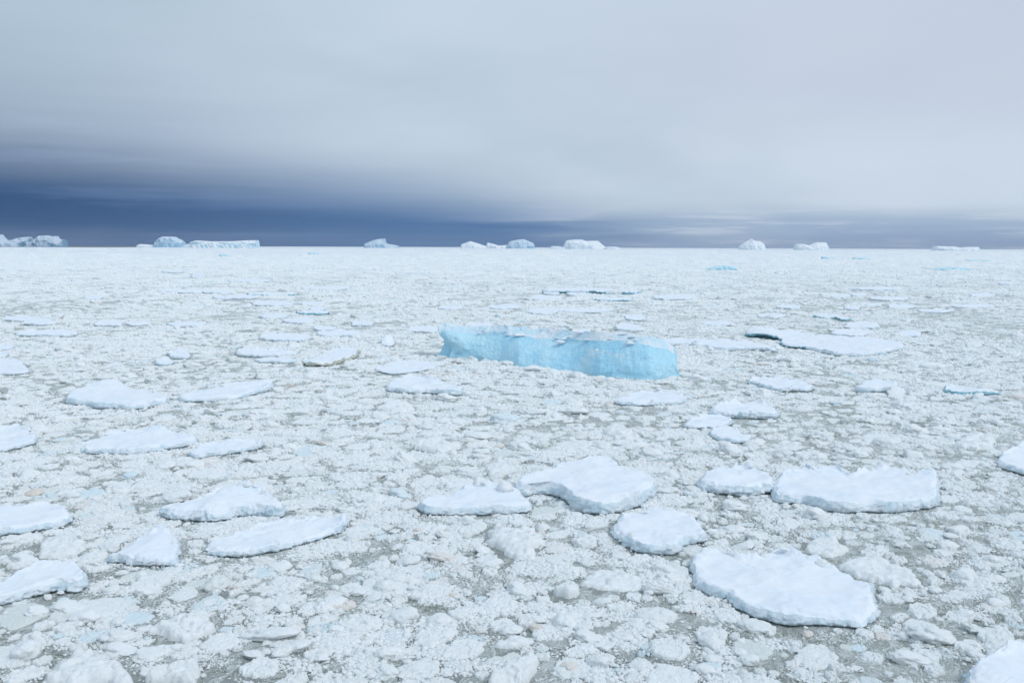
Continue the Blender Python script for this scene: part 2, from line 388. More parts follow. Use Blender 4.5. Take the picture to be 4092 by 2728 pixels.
for i in range(N_PATCH): make_patch(i)
def make_clot(i, fine):
    rg = np.random.default_rng(700 + i); m = 130 if fine else 84; g = np.linspace(-1.15, 1.15, m); X, Y = np.meshgrid(g, g); sd = 800 + i * 9
    r = np.hypot(X, Y); tt = r * (1 + 0.30 * fbm(X * 1.3 + 5, Y * 1.3, None, 3, sd) + 0.12 * fbm(X * 4, Y * 4, None, 2, sd + 1)) + 0.05
    wx = X + 0.10 * fbm(X * 2.5, Y * 2.5, None, 2, sd + 2); wy = Y + 0.10 * fbm(X * 2.5 + 7, Y * 2.5, None, 2, sd + 3)
    a = (2.6, 5.5, 11.0) if fine else (1.9, 3.8, 7.5); am = (0.15, 0.085, 0.04) if fine else (0.24, 0.13, 0.06)
    env = np.sqrt(np.clip(1 - np.clip(tt, 0, 1) ** 3, 0, 1)); z = env * (0.10 + 0.08 * fbm(X * 1.2, Y * 1.2, None, 2, sd + 4))
    for q in range(3):
        p, p2, cc = worley(wx * a[q] + 3 * q, wy * a[q], sd + 5 + q)
        z = z + (env > 0.02) * np.clip(env * 1.8, 0, 1) * am[q] * (np.sqrt(np.clip(1 - p * p * 1.25, 0, 1)) * (0.30 + 0.70 * cc) - 0.12)
    z = np.where(tt > 1.0, -0.2, z - 0.05)
    f = grid_faces(m, m); f = f[z.ravel()[f].max(1) > -0.15]; u, inv = np.unique(f, return_inverse=True)
    proto('e_clot_%02d' % i, np.stack([X, Y, z], -1).reshape(-1, 3)[u], inv.reshape(f.shape))
N_CLOT = 14
for i in range(N_CLOT): make_clot(i, i >= 7)
CHUNKS = []
for i in range(N_CH):
    v, f = chunk_verts(4, 300 + i, ('round', 'block', 'round')[i % 3]); proto('b_chunk_%02d' % i, v, f); CHUNKS.append((v, f))
HEAPS = []
for i in range(N_HEAP):
    v, f = heap_chunk(600 + i); proto('c_heap_%02d' % i, v, f); HEAPS.append((v, f))

# ------------------------------------------------------------------ floes
FLO = []
FOOT = []                                              # plan outlines that the brash keeps clear of
def closed_curve(P, n):
    P = np.asarray(P, float); m = len(P)
    out = []
    for i in range(m):
        a, b, c, d = P[i - 1], P[i], P[(i + 1) % m], P[(i + 2) % m]
        for t in np.linspace(0, 1, 10, endpoint=False):
            cr = 0.5 * (2 * b + (c - a) * t + (2 * a - 5 * b + 4 * c - d) * t * t + (3 * b - a - 3 * c + d) * t ** 3)
            out.append(0.55 * cr + 0.45 * (b + (c - b) * t))
    Q = np.array(out); Q2 = np.vstack([Q, Q[:1]]); L = np.concatenate([[0], np.cumsum(np.hypot(*np.diff(Q2, axis=0).T))])
    s = np.linspace(0, L[-1], n, endpoint=False)
    return np.stack([np.interp(s, L, Q2[:, 0]), np.interp(s, L, Q2[:, 1])], 1), L[-1]
def floe(label, pts, H=0.5, mode='slab', mounds=(), hollows=(), edge='edge', rough=1.0, seed=None, name='ice_floe', group=None, cat='ice floe', blocks=None, back=0.25):
    """pts: outline of the upper surface in photograph pixels, set at height H over the sea."""
    global _fs
    seed = seed or (len(FOOT) * 7 + 3)
    if mode == 'slab' and at(pts[0][0], pts[0][1]).y < 150: H *= 1.18
    P = np.array([at(x, y, H if mode == 'slab' else 0.0)[:2] for x, y in pts])
    if np.sum(P[:, 0] * np.roll(P[:, 1], -1) - np.roll(P[:, 0], -1) * P[:, 1]) < 0: P = P[::-1]
    wpx = (max(p[0] for p in pts) - min(p[0] for p in pts)) / 4
    big = wpx > 40
    n = 420 if wpx > 110 else (240 if big else 72)
    Q, per = closed_curve(P, n)
    c = Q.mean(0); size = per / 6.28
    T = np.roll(Q, -1, 0) - np.roll(Q, 1, 0); nr = np.stack([T[:, 1], -T[:, 0]], 1); nr /= np.linalg.norm(nr, axis=1)[:, None] + 1e-9
    k1 = 2.2 / max(size, 0.8)
    kk = np.exp(-0.5 * (np.arange(-n // 2, n - n // 2) / (n * 0.013)) ** 2); kk /= kk.sum(); fk = np.fft.fft(np.fft.ifftshift(kk)); cc0 = Q.mean(0)
    Q = np.stack([np.real(np.fft.ifft(np.fft.fft(Q[:, a]) * fk)) for a in (0, 1)], 1)
    jag = rough * (0.030 * size * fbm(Q[:, 0] * k1, Q[:, 1] * k1, None, 3, seed) + min(0.14, 0.06 * size) * fbm(Q[:, 0] * 1.5, Q[:, 1] * 1.5, None, 4, seed + 3, 0.65))
    Q = Q + nr * jag[:, None]
    FOOT.append(Q + nr * 0.12)
    if mode == 'heap':
        st = max(0.06, min(0.16, size / 22)); mg = 0.35 + 0.35 * size; lo = Q.min(0) - mg; hi = Q.max(0) + mg
        gx = np.arange(lo[0], hi[0], st); gy = np.arange(lo[1], hi[1], st); X, Y = np.meshgrid(gx, gy)
        qa = np.arctan2(Q[:, 1] - c[1], Q[:, 0] - c[0]); qo = np.argsort(qa); qr = np.hypot(Q[:, 0] - c[0], Q[:, 1] - c[1])[qo]; qa = qa[qo]
        tt = np.hypot(X - c[0], Y - c[1]) / np.interp(np.arctan2(Y - c[1], X - c[0]), np.concatenate([qa - 6.28319, qa, qa + 6.28319]), np.tile(qr, 3))
        tt = tt + 0.42 * fbm(X * 0.9, Y * 0.9, None, 4, seed + 31) * sstep(tt, 0.45, 0.9)
        tt[0] = tt[-1] = 2.0; tt[:, 0] = tt[:, -1] = 2.0
        wx = X + 0.25 * fbm(X * 1.2, Y * 1.2, None, 2, seed); wy = Y + 0.25 * fbm(X * 1.2 + 7, Y * 1.2, None, 2, seed)
        p1, _, c1 = worley(wx * 1.25, wy * 1.25, seed + 32); p2, _, c2 = worley(wx * 3.1, wy * 3.1, seed + 33); p3, _, c3 = worley(X * 6.5, Y * 6.5, seed + 34)
        dm = lambda p, cc: np.sqrt(np.clip(1 - p * p * 1.1, 0, 1)) * (0.4 + 0.6 * cc)
        env = np.sqrt(np.clip(1 - np.clip(tt, 0, 1) ** 4, 0, 1))
        z = env * H * (0.12 + 0.55 * fbm(X * 0.6, Y * 0.6, None, 3, seed + 35) + 0.8 * dm(p1, c1)) + np.clip(env * 1.6 - 0.15, 0, 1) * (0.30 * dm(p2, c2) + 0.12 * dm(p3, c3)) * min(1.0, 0.4 + H) - 0.06
        z = np.where(tt > 1, -0.25, np.maximum(z, -0.09))
        f = grid_faces(*X.shape); zf = z.ravel()[f].max(1); f = f[zf > -0.2]
        me = mesh_np(name, np.stack([X - c[0], Y - c[1], z], -1).reshape(-1, 3), f, [M['brash']])
        root = obj(name, me, None, (c[0], c[1], 0)); root['tint'] = float(np.random.default_rng(seed).uniform(0.0, 0.2)); FLO.append((root, c, size, label))
        return tag(root, label, cat, group)
    nrg = 40 if wpx > 110 else (24 if big else 10)
    t = np.linspace(0, 1, nrg + 1)[1:]; t = 1 - (1 - t) ** 1.5
    X = c[0] + (Q[None, :, 0] - c[0]) * t[:, None]; Y = c[1] + (Q[None, :, 1] - c[1]) * t[:, None]
    Tt = np.broadcast_to(t[:, None], X.shape)
    edge_d = (1 - Tt) * size                             # rough distance to the rim
    farside = sstep((Y - c[1]) / (np.abs(Q[:, 1] - c[1]).max() + 1e-6), -0.1, 0.7)
    hs = np.zeros_like(X)
    for (mx_, my_, mr, mh) in mounds:
        w = at(mx_, my_, H); mrw = mr / 4 / FPX * w.y
        hs += mh * np.exp(-(((X - w.x) / mrw) ** 2 + ((Y - w.y) / (mrw * 2.2)) ** 2))
    pop1, _, cid = worley(X * 2.1 + fbm(X, Y, None, 2, seed), Y * 2.1 + fbm(X, Y, None, 2, seed + 1), seed)
    pop2, _, _ = worley(X * 4.6, Y * 4.6, seed + 2)
    dome = np.sqrt(np.clip(1 - pop1 ** 2 * 1.15, 0, 1)) * (0.35 + 0.65 * cid); dome2 = np.sqrt(np.clip(1 - pop2 ** 2 * 1.2, 0, 1))
    lowf = fbm(X * 0.45, Y * 0.45, None, 3, seed + 4)
    if mode == 'slab':
        rimw = np.exp(-(edge_d / (0.10 * size + 0.12)) ** 2)
        lump = dome * 0.5 + dome2 * 0.3
        z = H + 0.16 * min(1.5, size * 0.4) * lowf + 0.03 * fbm(X * 2.5, Y * 2.5, None, 3, seed + 6) + hs
        z = z + rimw * (back * farside * (0.25 + lump) * np.clip(0.6 + fbm(X * 0.9, Y * 0.9, None, 2, seed + 9) * 1.6, 0, 1.6) + 0.16 * rough * (lump - 0.42))
        z = z + 0.10 * rough * lump * sstep(fbm(X * 0.5 + 9, Y * 0.5, None, 3, seed + 12), 0.12, 0.5)
        ero = sstep(fbm(X * 0.8 + 5, Y * 0.8, None, 3, seed + 15), -0.2, 0.35)
        z = z - (0.05 + 0.30 * H * ero) * np.exp(-(edge_d / (0.06 + 0.22 * ero)) ** 2)
    else:
        domeall = np.sqrt(np.clip(1 - Tt ** 2.6, 0, 1))
        z = H * domeall * (0.15 + 0.45 * lowf + 0.85 * dome + 0.42 * dome2) + hs * domeall
        z = np.maximum(z, 0.02)
    V = [np.array([[c[0], c[1], z[0].mean()]]), np.stack([X, Y, z], -1).reshape(-1, 3)]
    rim = V[1].reshape(nrg, n, 3)[-1]
    K = 16 if big else 6
    ang = np.arange(n)
    SV = []
    for w in np.linspace(0, 1, K + 1)[1:]:
        zz = rim[:, 2] * (1 - w) + (-0.30) * w
        q = np.stack([rim[:, 0], rim[:, 1], zz], 1)
        f3 = fbm(q[:, 0] * 1.3, q[:, 1] * 1.3, zz * 2.4, 4, seed + 20, 0.6); f4 = fbm(q[:, 0] * 3.2, q[:, 1] * 3.2, zz * 4.0, 4, seed + 24, 0.65)
        if mode == 'slab':
            off = (0.13 * math.sin(min(1, w * 1.3) * math.pi) + 0.20 * w) * min(1, H * 1.6) + min(1, w * 3) * (0.30 * (np.abs(f3) * 1.4 - 0.25) + 0.15 * f4) * min(1, H * 1.8) * rough
            off = off - np.clip((0.15 - zz) / 0.25, 0, 1) * 0.42
        else: off = 0.10 * w + 0.10 * f3 * w
        for (hx, hy, hr, hd) in hollows:
            a = at(hx, hy, 0.3); hrw = hr / 4 / FPX * a.y
            g = np.exp(-((rim[:, 0] - a.x) / hrw) ** 4) * (nr[:, 1] < 0.25)
            off = off - hd * g * math.exp(-((w - 0.6) / 0.27) ** 4)
        q[:, :2] += nr * np.asarray(off)[:, None] if np.ndim(off) else nr * off
        SV.append(q)
    V += SV; V = np.concatenate(V)
    tri0 = np.stack([np.zeros(n, int), 1 + np.arange(n), 1 + (np.arange(n) + 1) % n, 1 + (np.arange(n) + 1) % n], 1)
    ftop = grid_faces(nrg, n, True) + 1
    fs = grid_faces(K + 1, n, True) + 1 + (nrg - 1) * n
    ftop = ftop[:, ::-1]; fs = fs[:, ::-1]
    org = np.array([c[0], c[1], 0.0]); V = V - org
    tri = tri0[:, :3]
    def bm_obj(nm, quads, tris, mats, par, loc):
        used = np.unique(np.concatenate([quads.ravel(), tris.ravel()]) if len(tris) else quads.ravel())
        re = np.full(len(V), -1); re[used] = np.arange(len(used))
        me = bpy.data.meshes.new(nm); allf = [tuple(x) for x in re[tris]] + [tuple(x) for x in re[quads]] if len(tris) else [tuple(x) for x in re[quads]]
        me.from_pydata(V[used].tolist(), [], allf); me.polygons.foreach_set('use_smooth', np.ones(len(allf), bool))
        for m in mats: me.materials.append(m)
        me.update(); return obj(nm, me, par, loc)
    flipq = lambda a: a
    snow = M['snow'] if mode == 'slab' else M['brash']
    empty = np.zeros((0, 3), int)
    if big and mode == 'slab':
        root = obj(name, None, None, org); root.empty_display_size = 0.5
        bm_obj('snow_cover', ftop, tri, [snow], root, None)
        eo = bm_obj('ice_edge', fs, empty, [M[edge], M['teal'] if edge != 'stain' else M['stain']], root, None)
        if hollows:
            near = np.zeros(n, bool)
            for (hx, hy, hr, hd) in hollows:
                a = at(hx, hy, 0.3); near |= (np.abs(rim[:, 0] - a.x) < 1.35 * hr / 4 / FPX * a.y) & (nr[:, 1] < 0.4)
            eo.data.polygons.foreach_set('material_index', np.tile(near, K).astype(np.int32))
        nb = blocks if blocks is not None else int(min(9, wpx / 22))
        rg = np.random.default_rng(seed + 77)
        for b in range(nb):
            i = rg.integers(n)
            if rim[i, 1] < c[1] and rg.uniform() < 0.6: i = (i + n // 2) % n
            ch = CHUNKME[rg.integers(len(CHUNKME))]
            o = obj('rim_block', ch, root); s = rg.uniform(0.10, 0.26) * min(1.6, 0.6 + size * 0.12)
            o.scale = (s * 1.2, s, s * 0.9); o.rotation_euler = (rg.uniform(-.3, .3), rg.uniform(-.3, .3), rg.uniform(0, 6.28))
            inn = rg.uniform(0.86, 0.95); pz = V[1 + (nrg - 2) * n + i, 2]
            o.location = ((rim[i, 0] - c[0]) * inn, (rim[i, 1] - c[1]) * inn, pz + s * 0.25); o['tint'] = float(rg.uniform(0, 0.3))
    else:
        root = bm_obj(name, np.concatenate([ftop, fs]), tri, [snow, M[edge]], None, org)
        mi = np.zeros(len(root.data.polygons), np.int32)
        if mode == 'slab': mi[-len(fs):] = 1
        root.data.polygons.foreach_set('material_index', mi)
        root['tint'] = float(np.random.default_rng(seed).uniform(0.0, 0.2))
    FLO.append((root, c, size, label))
    return tag(root, label, cat, group)
CHUNKME = [mesh_np('ice_chunk', v, f, [M['brash']]) for v, f in CHUNKS]
LUMPME = [mesh_np('ice_lump', v, f, [M['snow']]) for v, f in CHUNKS[:5] + HEAPS[:3]]
HEAPME = [mesh_np('ice_heap', v, f, [M['brash']]) for v, f in HEAPS]

def rg_(x0, y0, s): return lambda P: [(x0 + x * s, y0 + y * s) for x, y in P]
D_ = rg_(0, 0, 4092 / 2352); S1 = rg_(0, 1000, .5952); S2 = rg_(1400, 980, .5952); S3 = rg_(2700, 980, .5918)
S4 = rg_(0, 1450, .5952); S5 = rg_(1400, 1450, .5952); S6 = rg_(2700, 1450, .5918); S7 = rg_(900, 2100, .4252); S8 = rg_(1800, 2100, .4252)
F7 = rg_(0, 2000, .4643); R8 = rg_(1900, 1750, .3401); F6 = rg_(2600, 2100, .4252); F5 = rg_(2700, 1240, .4252); F4 = rg_(1700, 1240, .4677)
Z2 = rg_(2100, 1130, .2126)
def box(x0, x1, y0, y1, skew=0.0, seed=1):
    r = random.Random(seed * 31 + int(x0)); o = []; m = 11
    for i in range(m):
        t = 6.2832 * i / m + r.uniform(-.2, .2); k = r.uniform(0.82, 1.08)
        sx = math.copysign(abs(math.cos(t)) ** 0.8, math.cos(t)); sy = math.copysign(abs(math.sin(t)) ** 0.8, math.sin(t))
        o.append(((x0 + x1) / 2 + sx * k * (x1 - x0) / 2 + skew * sy * (x1 - x0) * 0.2, (y0 + y1) / 2 - sy * k * (y1 - y0) / 2))
    return o

# --- near floes, traced
floe('large cracked floe with a faceted blue-grey front face, in the centre foreground', R8([(465,500),(490,450),(680,410),(840,395),(900,340),(1000,280),(1290,265),(1400,225),(1540,225),(1640,270),(1700,330),(1790,330),(1840,370),(1950,390),(2060,440),(2110,510),(2060,545),(1990,560),(1950,620),(1870,650),(1700,690),(1560,715),(1430,725),(1300,705),(1190,690),(1110,620),(1060,570),(1000,540),(900,495),(700,500),(540,540)]), 1.0, back=0.1, blocks=2, mounds=[(2360, 1850, 160, 0.15)])
floe('biggest floe, a smooth round snow pan in the lower right', F6([(415,290),(460,225),(540,210),(640,225),(720,260),(790,300),(960,295),(1100,265),(1170,215),(1260,220),(1310,260),(1400,290),(1550,300),(1700,350),(1760,400),(1900,460),(2010,520),(2070,600),(2110,690),(2125,770),(2060,790),(2010,850),(2005,880),(1860,860),(1700,850),(1500,850),(1300,850),(1150,810),(1000,790),(900,720),(800,660),(740,590),(600,590),(500,550),(440,480),(450,420),(410,370)]), 0.48, back=0.28, blocks=4)
floe('thick broken floe with a blue notch in its front, just above the biggest round floe', D_([(1408,1208),(1425,1190),(1440,1178),(1475,1172),(1530,1170),(1575,1172),(1600,1195),(1622,1215),(1612,1224),(1590,1226),(1562,1232),(1555,1248),(1500,1250),(1460,1240),(1430,1222)]), 0.62, rough=1.2)
floe('wide flat floe with a ragged raised back rim, at the right', S6([(660,830),(680,780),(740,740),(860,700),(900,730),(1060,690),(1160,740),(1200,750),(1280,715),(1400,700),(1560,730),(1640,750),(1740,730),(1755,800),(1765,870),(1740,900),(1600,920),(1450,940),(1300,930),(1200,940),(1050,930),(950,890),(800,870),(700,880)]), 0.75, back=0.42, blocks=7)
floe('small lumpy floe touching the left end of the wide flat right-hand floe', S6([(180,790),(250,710),(420,700),(540,715),(640,770),(660,800),(600,815),(480,830),(340,820),(240,810)]), 0.7, rough=1.4, back=0.4, mounds=[(2860, 1900, 60, 0.25)])
floe('low white floe carrying two bluish blocks, left of the cracked floe', S5([(470,925),(560,890),(650,885),(730,850),(760,835),(830,825),(930,825),(1000,835),(1060,840),(1100,850),(1160,870),(1200,920),(1200,945),(1100,955),(900,960),(700,965),(520,960)]), 0.55, back=0.3, mounds=[(1960, 1940, 110, 0.3)], blocks=2)
floe('heaped floe with a grey-blue scooped front, left of centre', D_([(365,1160),(420,1150),(470,1143),(495,1130),(535,1118),(575,1120),(610,1132),(640,1150),(646,1165),(600,1162),(545,1162),(500,1172),(430,1170)]), 0.7, back=0.5, mounds=[(930, 1970, 90, 0.35)], rough=1.3)
floe('snow floe cut by the left edge below the middle, with a rounded right end', D_([(-40,1165),(40,1160),(100,1150),(140,1158),(160,1180),(130,1195),(60,1205),(0,1212),(-40,1212)]), 0.5, rough=1.1)
floe('short mounded floe with a teal foot, low on the left side', F7([(930,465),(1010,420),(1100,390),(1200,320),(1290,280),(1380,265),(1480,280),(1520,340),(1530,430),(1500,490),(1380,500),(1200,500),(1060,480)]), 0.42, mounds=[(620, 2160, 80, 0.25)], rough=1.2)
floe('long floe with a dark foot line cut by the left edge, lower left corner', F7([(-100,690),(0,690),(200,600),(320,540),(480,525),(640,545),(700,600),(720,680),(650,700),(500,690),(350,730),(150,770),(0,820),(-100,820)]), 0.5, mounds=[(250, 2280, 110, 0.15)], rough=1.2)
floe('long patchy floe pointing up to the right, left of centre in front', D_([(470,1248),(500,1235),(560,1210),(620,1195),(690,1195),(740,1180),(790,1180),(792,1200),(740,1222),(680,1240),(600,1258),(540,1265),(490,1262)]), 0.38, rough=1.4)
floe('peaked floe with a dark gap under its left tip, upper left', S4([(470,185),(560,165),(640,140),(740,130),(820,150),(930,180),(1010,185),(1120,215),(1110,240),(1050,240),(950,265),(880,265),(780,260),(700,265),(620,255),(560,240),(460,235)]), 0.72, mounds=[(440, 1535, 70, 0.7)], back=0.2)
floe('long narrow floe rising to the right beside the peaked floe', S4([(1200,210),(1260,200),(1400,170),(1550,140),(1700,120),(1790,110),(1835,130),(1800,155),(1700,185),(1600,210),(1480,225),(1350,230),(1230,235)]), 0.5)
floe('broad floe below the peaked floe, thin brown line along its foot', S4([(490,545),(600,510),(760,460),(860,435),(1000,435),(1120,440),(1190,465),(1310,480),(1310,505),(1200,530),(1080,550),(960,570),(870,580),(760,570),(650,575),(560,565)]), 0.5, rough=1.2)
floe('small slanting floe right of the broad left floe', S4([(1280,590),(1340,550),(1440,530),(1560,515),(1680,510),(1760,520),(1740,545),(1620,570),(1500,585),(1400,595),(1320,610)]), 0.42, rough=1.4)
floe('rounded floe cut by the left edge at mid height', S4([(-80,440),(60,430),(130,415),(180,450),(235,480),(230,510),(150,535),(60,555),(0,565),(-80,565)]), 0.42, rough=1.2)
floe('flat floe at the left edge, above the peaked floe', S1([(-60,735),(60,728),(140,745),(190,790),(185,810),(90,818),(-60,818)]), 0.4)
floe('oval thick floe directly below the left end of the blue iceberg', S5([(245,145),(300,110),(400,85),(520,95),(640,130),(740,160),(740,180),(640,180),(500,165),(400,170),(300,160)]), 0.65, rough=1.2, back=0.3)
floe('oval floe under the right half of the blue iceberg', S5([(1770,245),(1860,215),(1900,195),(2050,185),(2200,195),(2250,230),(2220,245),(2100,255),(1900,260)]), 0.45, rough=1.2)
floe('thin pale pan just below left of the blue iceberg', D_([(860,845),(900,832),(960,828),(1010,838),(960,850),(900,856)]), 0.3)
floe('jagged floe at right, upper one of a touching trio', S6([(235,310),(260,280),(400,265),(540,258),(660,290),(690,320),(640,335),(540,330),(400,325),(290,325)]), 0.7, rough=1.6, back=0.4)
floe('flat-topped floe at right, left one of a touching trio', S6([(60,395),(130,360),(220,345),(350,350),(380,385),(320,405),(200,410),(100,415)]), 0.42)
floe('slanting floe at right, lowest one of a touching trio', S6([(230,470),(290,425),(400,440),(500,490),(480,515),(380,510),(290,495)]), 0.38, rough=1.4)
floe('rounded floe cut by the right edge at mid height', S6([(2175,640),(2230,600),(2352,545),(2520,540),(2520,740),(2300,700),(2190,665)]), 0.5)
floe('crumbling floe right of the blue iceberg foot', S6([(495,110),(600,95),(780,110),(920,140),(900,165),(760,165),(690,170),(620,150)]), 0.55, rough=1.8, back=0.4)
floe('thick floe with a grey-green front, far right of the blue iceberg', S6([(1220,150),(1300,110),(1400,108),(1490,130),(1490,155),(1400,150),(1300,155)]), 0.8, edge='edge')
floe('thin floe with a teal right foot, near the right edge', S6([(1815,170),(1850,145),(1990,170),(2100,175),(2190,185),(2180,190),(2000,190),(1880,188)]), 0.42, edge='teal')
floe('snow floe cut by the lower right corner', D_([(2235,1525),(2270,1500),(2330,1478),(2420,1478),(2420,1620),(2250,1620),(2230,1560)]), 0.55, rough=1.2)
# --- crumbled heaps and low pans
H_ = dict(mode='heap', cat='brash heap', name='brash_heap')
floe('clotted heap with a bluish lower half, below the two-block floe', R8([(150,1130),(250,1050),(380,1080),(560,1090),(720,1130),(800,1170),(800,1230),(700,1350),(620,1420),(480,1420),(300,1330),(180,1250)]), 0.55, **H_)
floe('pointed lens-shaped ice lump left of the thick broken floe', R8([(1120,1210),(1250,1165),(1330,1160),(1420,1230),(1470,1280),(1380,1300),(1250,1285),(1170,1250)]), 0.3, **H_)
floe('low lens-shaped lump at the bottom, right of centre', S8([(410,1130),(520,1060),(650,1050),(760,1080),(720,1120),(600,1150),(430,1160)]), 0.22, **H_)
floe('white lump with a blue-green flank, bottom centre right', S8([(970,650),(1060,560),(1140,550),(1220,600),(1220,640),(1100,680)]), 0.5, **H_)
floe('wide low slushy pan left of the biggest round floe', S8([(1230,560),(1300,470),(1450,420),(1650,450),(1800,500),(1780,580),(1600,620),(1400,620)]), 0.25, **H_)
floe('white mound cut by the bottom edge, right of centre', S8([(320,1500),(480,1370),(640,1290),(760,1270),(830,1310),(800,1400),(700,1500)]), 0.5, **H_)
floe('rugged white mound with a blue hollow, lower left', F7([(1320,1130),(1450,1030),(1600,1000),(1760,1010),(1840,1080),(1800,1140),(1650,1180),(1450,1190)]), 0.5, **H_)
floe('bright pile cut by the bottom edge near the left corner', F7([(410,1590),(480,1450),(620,1350),(700,1340),(850,1370),(1000,1400),(1100,1470),(1150,1590)]), 0.45, **H_)
floe('smooth mound at the bottom edge, right of the bright pile', F7([(1270,1560),(1450,1460),(1620,1410),(1720,1430),(1730,1490),(1650,1590)]), 0.45, **H_)
floe('crumbled pan between two snow floes, lower left', F7([(280,420),(400,330),(520,290),(640,320),(710,420),(660,480),(480,510),(330,490)]), 0.35, **H_)
floe('low crumbled pan along the right side of the biggest round floe', D_([(1935,1300),(1970,1285),(2010,1283),(2060,1295),(2110,1320),(2127,1345),(2060,1350),(2000,1335),(1950,1318)]), 0.32, **H_)
floe('slushy pan behind the biggest round floe', F6([(1480,150),(1560,110),(1720,110),(1790,180),(1870,230),(1850,270),(1700,310),(1560,290),(1450,220)]), 0.28, **H_)
floe('pale heap behind the left end of the cracked floe', S5([(900,740),(930,680),(1000,660),(1070,680),(1090,730),(1020,760),(940,765)]), 0.5, **H_)
floe('rough heap above the jagged floe of the trio', S5([(1700,470),(1730,430),(1800,430),(1880,470),(1930,500),(1850,520),(1760,500)]), 0.55, **H_)
floe('low broken heap below the oval floe left of centre', S5([(180,315),(240,270),(330,255),(420,290),(400,325),(280,335)]), 0.4, **H_)
floe('wide crumbly heap in the middle of the slush', S5([(410,570),(480,530),(600,525),(720,560),(700,595),(560,605)]), 0.45, **H_)
floe('humped heap near the right edge above the cut floe', S6([(1900,560),(1960,500),(2060,490),(2150,530),(2130,580),(2000,590)]), 0.55, **H_)
floe('rough ridge-like heap right of centre, above mid height', S6([(1460,280),(1520,255),(1600,285),(1690,320),(1650,335),(1550,315)]), 0.55, **H_)
# --- middle distance
floe('big floe with a hollowed teal left end, right of the blue iceberg', F5([(660,215),(720,190),(850,200),(960,195),(1100,180),(1250,215),(1400,225),(1550,240),(1700,245),(1900,260),(2100,290),(2130,330),(2050,345),(1900,375),(1800,395),(1650,400),(1500,390),(1400,370),(1300,340),(1200,325),(1030,312),(1000,290),(1010,262),(900,240),(800,225),(720,228)]), 0.75, mounds=[(3040, 1325, 75, 0.9)], hollows=[(3070, 1352, 30, 2.4), (3005, 1352, 22, 1.6)], blocks=2)
floe('flat floe in front of the hollowed teal end', F5([(160,290),(260,275),(400,270),(480,260),(560,280),(700,285),(800,310),(940,340),(920,360),(820,345),(640,345),(500,350),(380,345),(280,320),(180,310)]), 0.62, rough=1.2)
floe('small thin floe above the flat floe by the hollowed one', F5(box(230, 545, 95, 132)), 0.45)
floe('floe with a dark blue-grey front above the hollowed floe', F5([(1290,40),(1400,28),(1500,38),(1650,70),(1570,78),(1500,58),(1400,62)]), 0.6, edge='teal')
floe('dirty brown-stained floe with a white back, left of the blue iceberg', S1([(2030,735),(2130,710),(2200,670),(2300,655),(2400,650),(2390,690),(2300,725),(2200,745),(2100,750)]), 0.75, edge='stain', rough=1.5, hollows=[(1205, 1455, 16, 0.6), (1275, 1455, 14, 0.5)])
floe('slab with dark teal hollows under it, beyond the blue iceberg', Z2([(300,125),(480,100),(750,98),(1100,98),(1490,102),(1640,118),(1640,135),(1480,140),(1330,140),(1100,135),(770,130),(480,128)]), 1.7, hollows=[(2245, 1163, 16, 2.4), (2372, 1165, 24, 2.4)])
floe('small white floe in front of the left teal hollow', Z2(box(330, 640, 140, 200)), 0.7)
floe('small white floe in front of the right teal hollow', Z2(box(755, 1170, 160, 212)), 0.7)
floe('short teal-faced floe right of the slab with hollows', Z2([(1830,150),(1900,138),(2050,138),(2180,150),(2080,165),(1860,165)]), 1.1, edge='teal')
floe('white floe with a black gap at its left end, beyond the blue iceberg', S2([(1180,440),(1240,420),(1350,415),(1400,430),(1360,450),(1260,452)]), 0.6, hollows=[(2120, 1250, 12, 0.7)])
floe('bright angular floe just behind the blue iceberg top', S2([(1785,530),(1850,515),(1900,525),(1975,550),(1900,560),(1800,555)]), 0.7)
floe('small peaked white knob left of the blue iceberg', S2(box(205, 298, 632, 672)), 0.35, mounds=[(1548, 1362, 26, 1.3)])
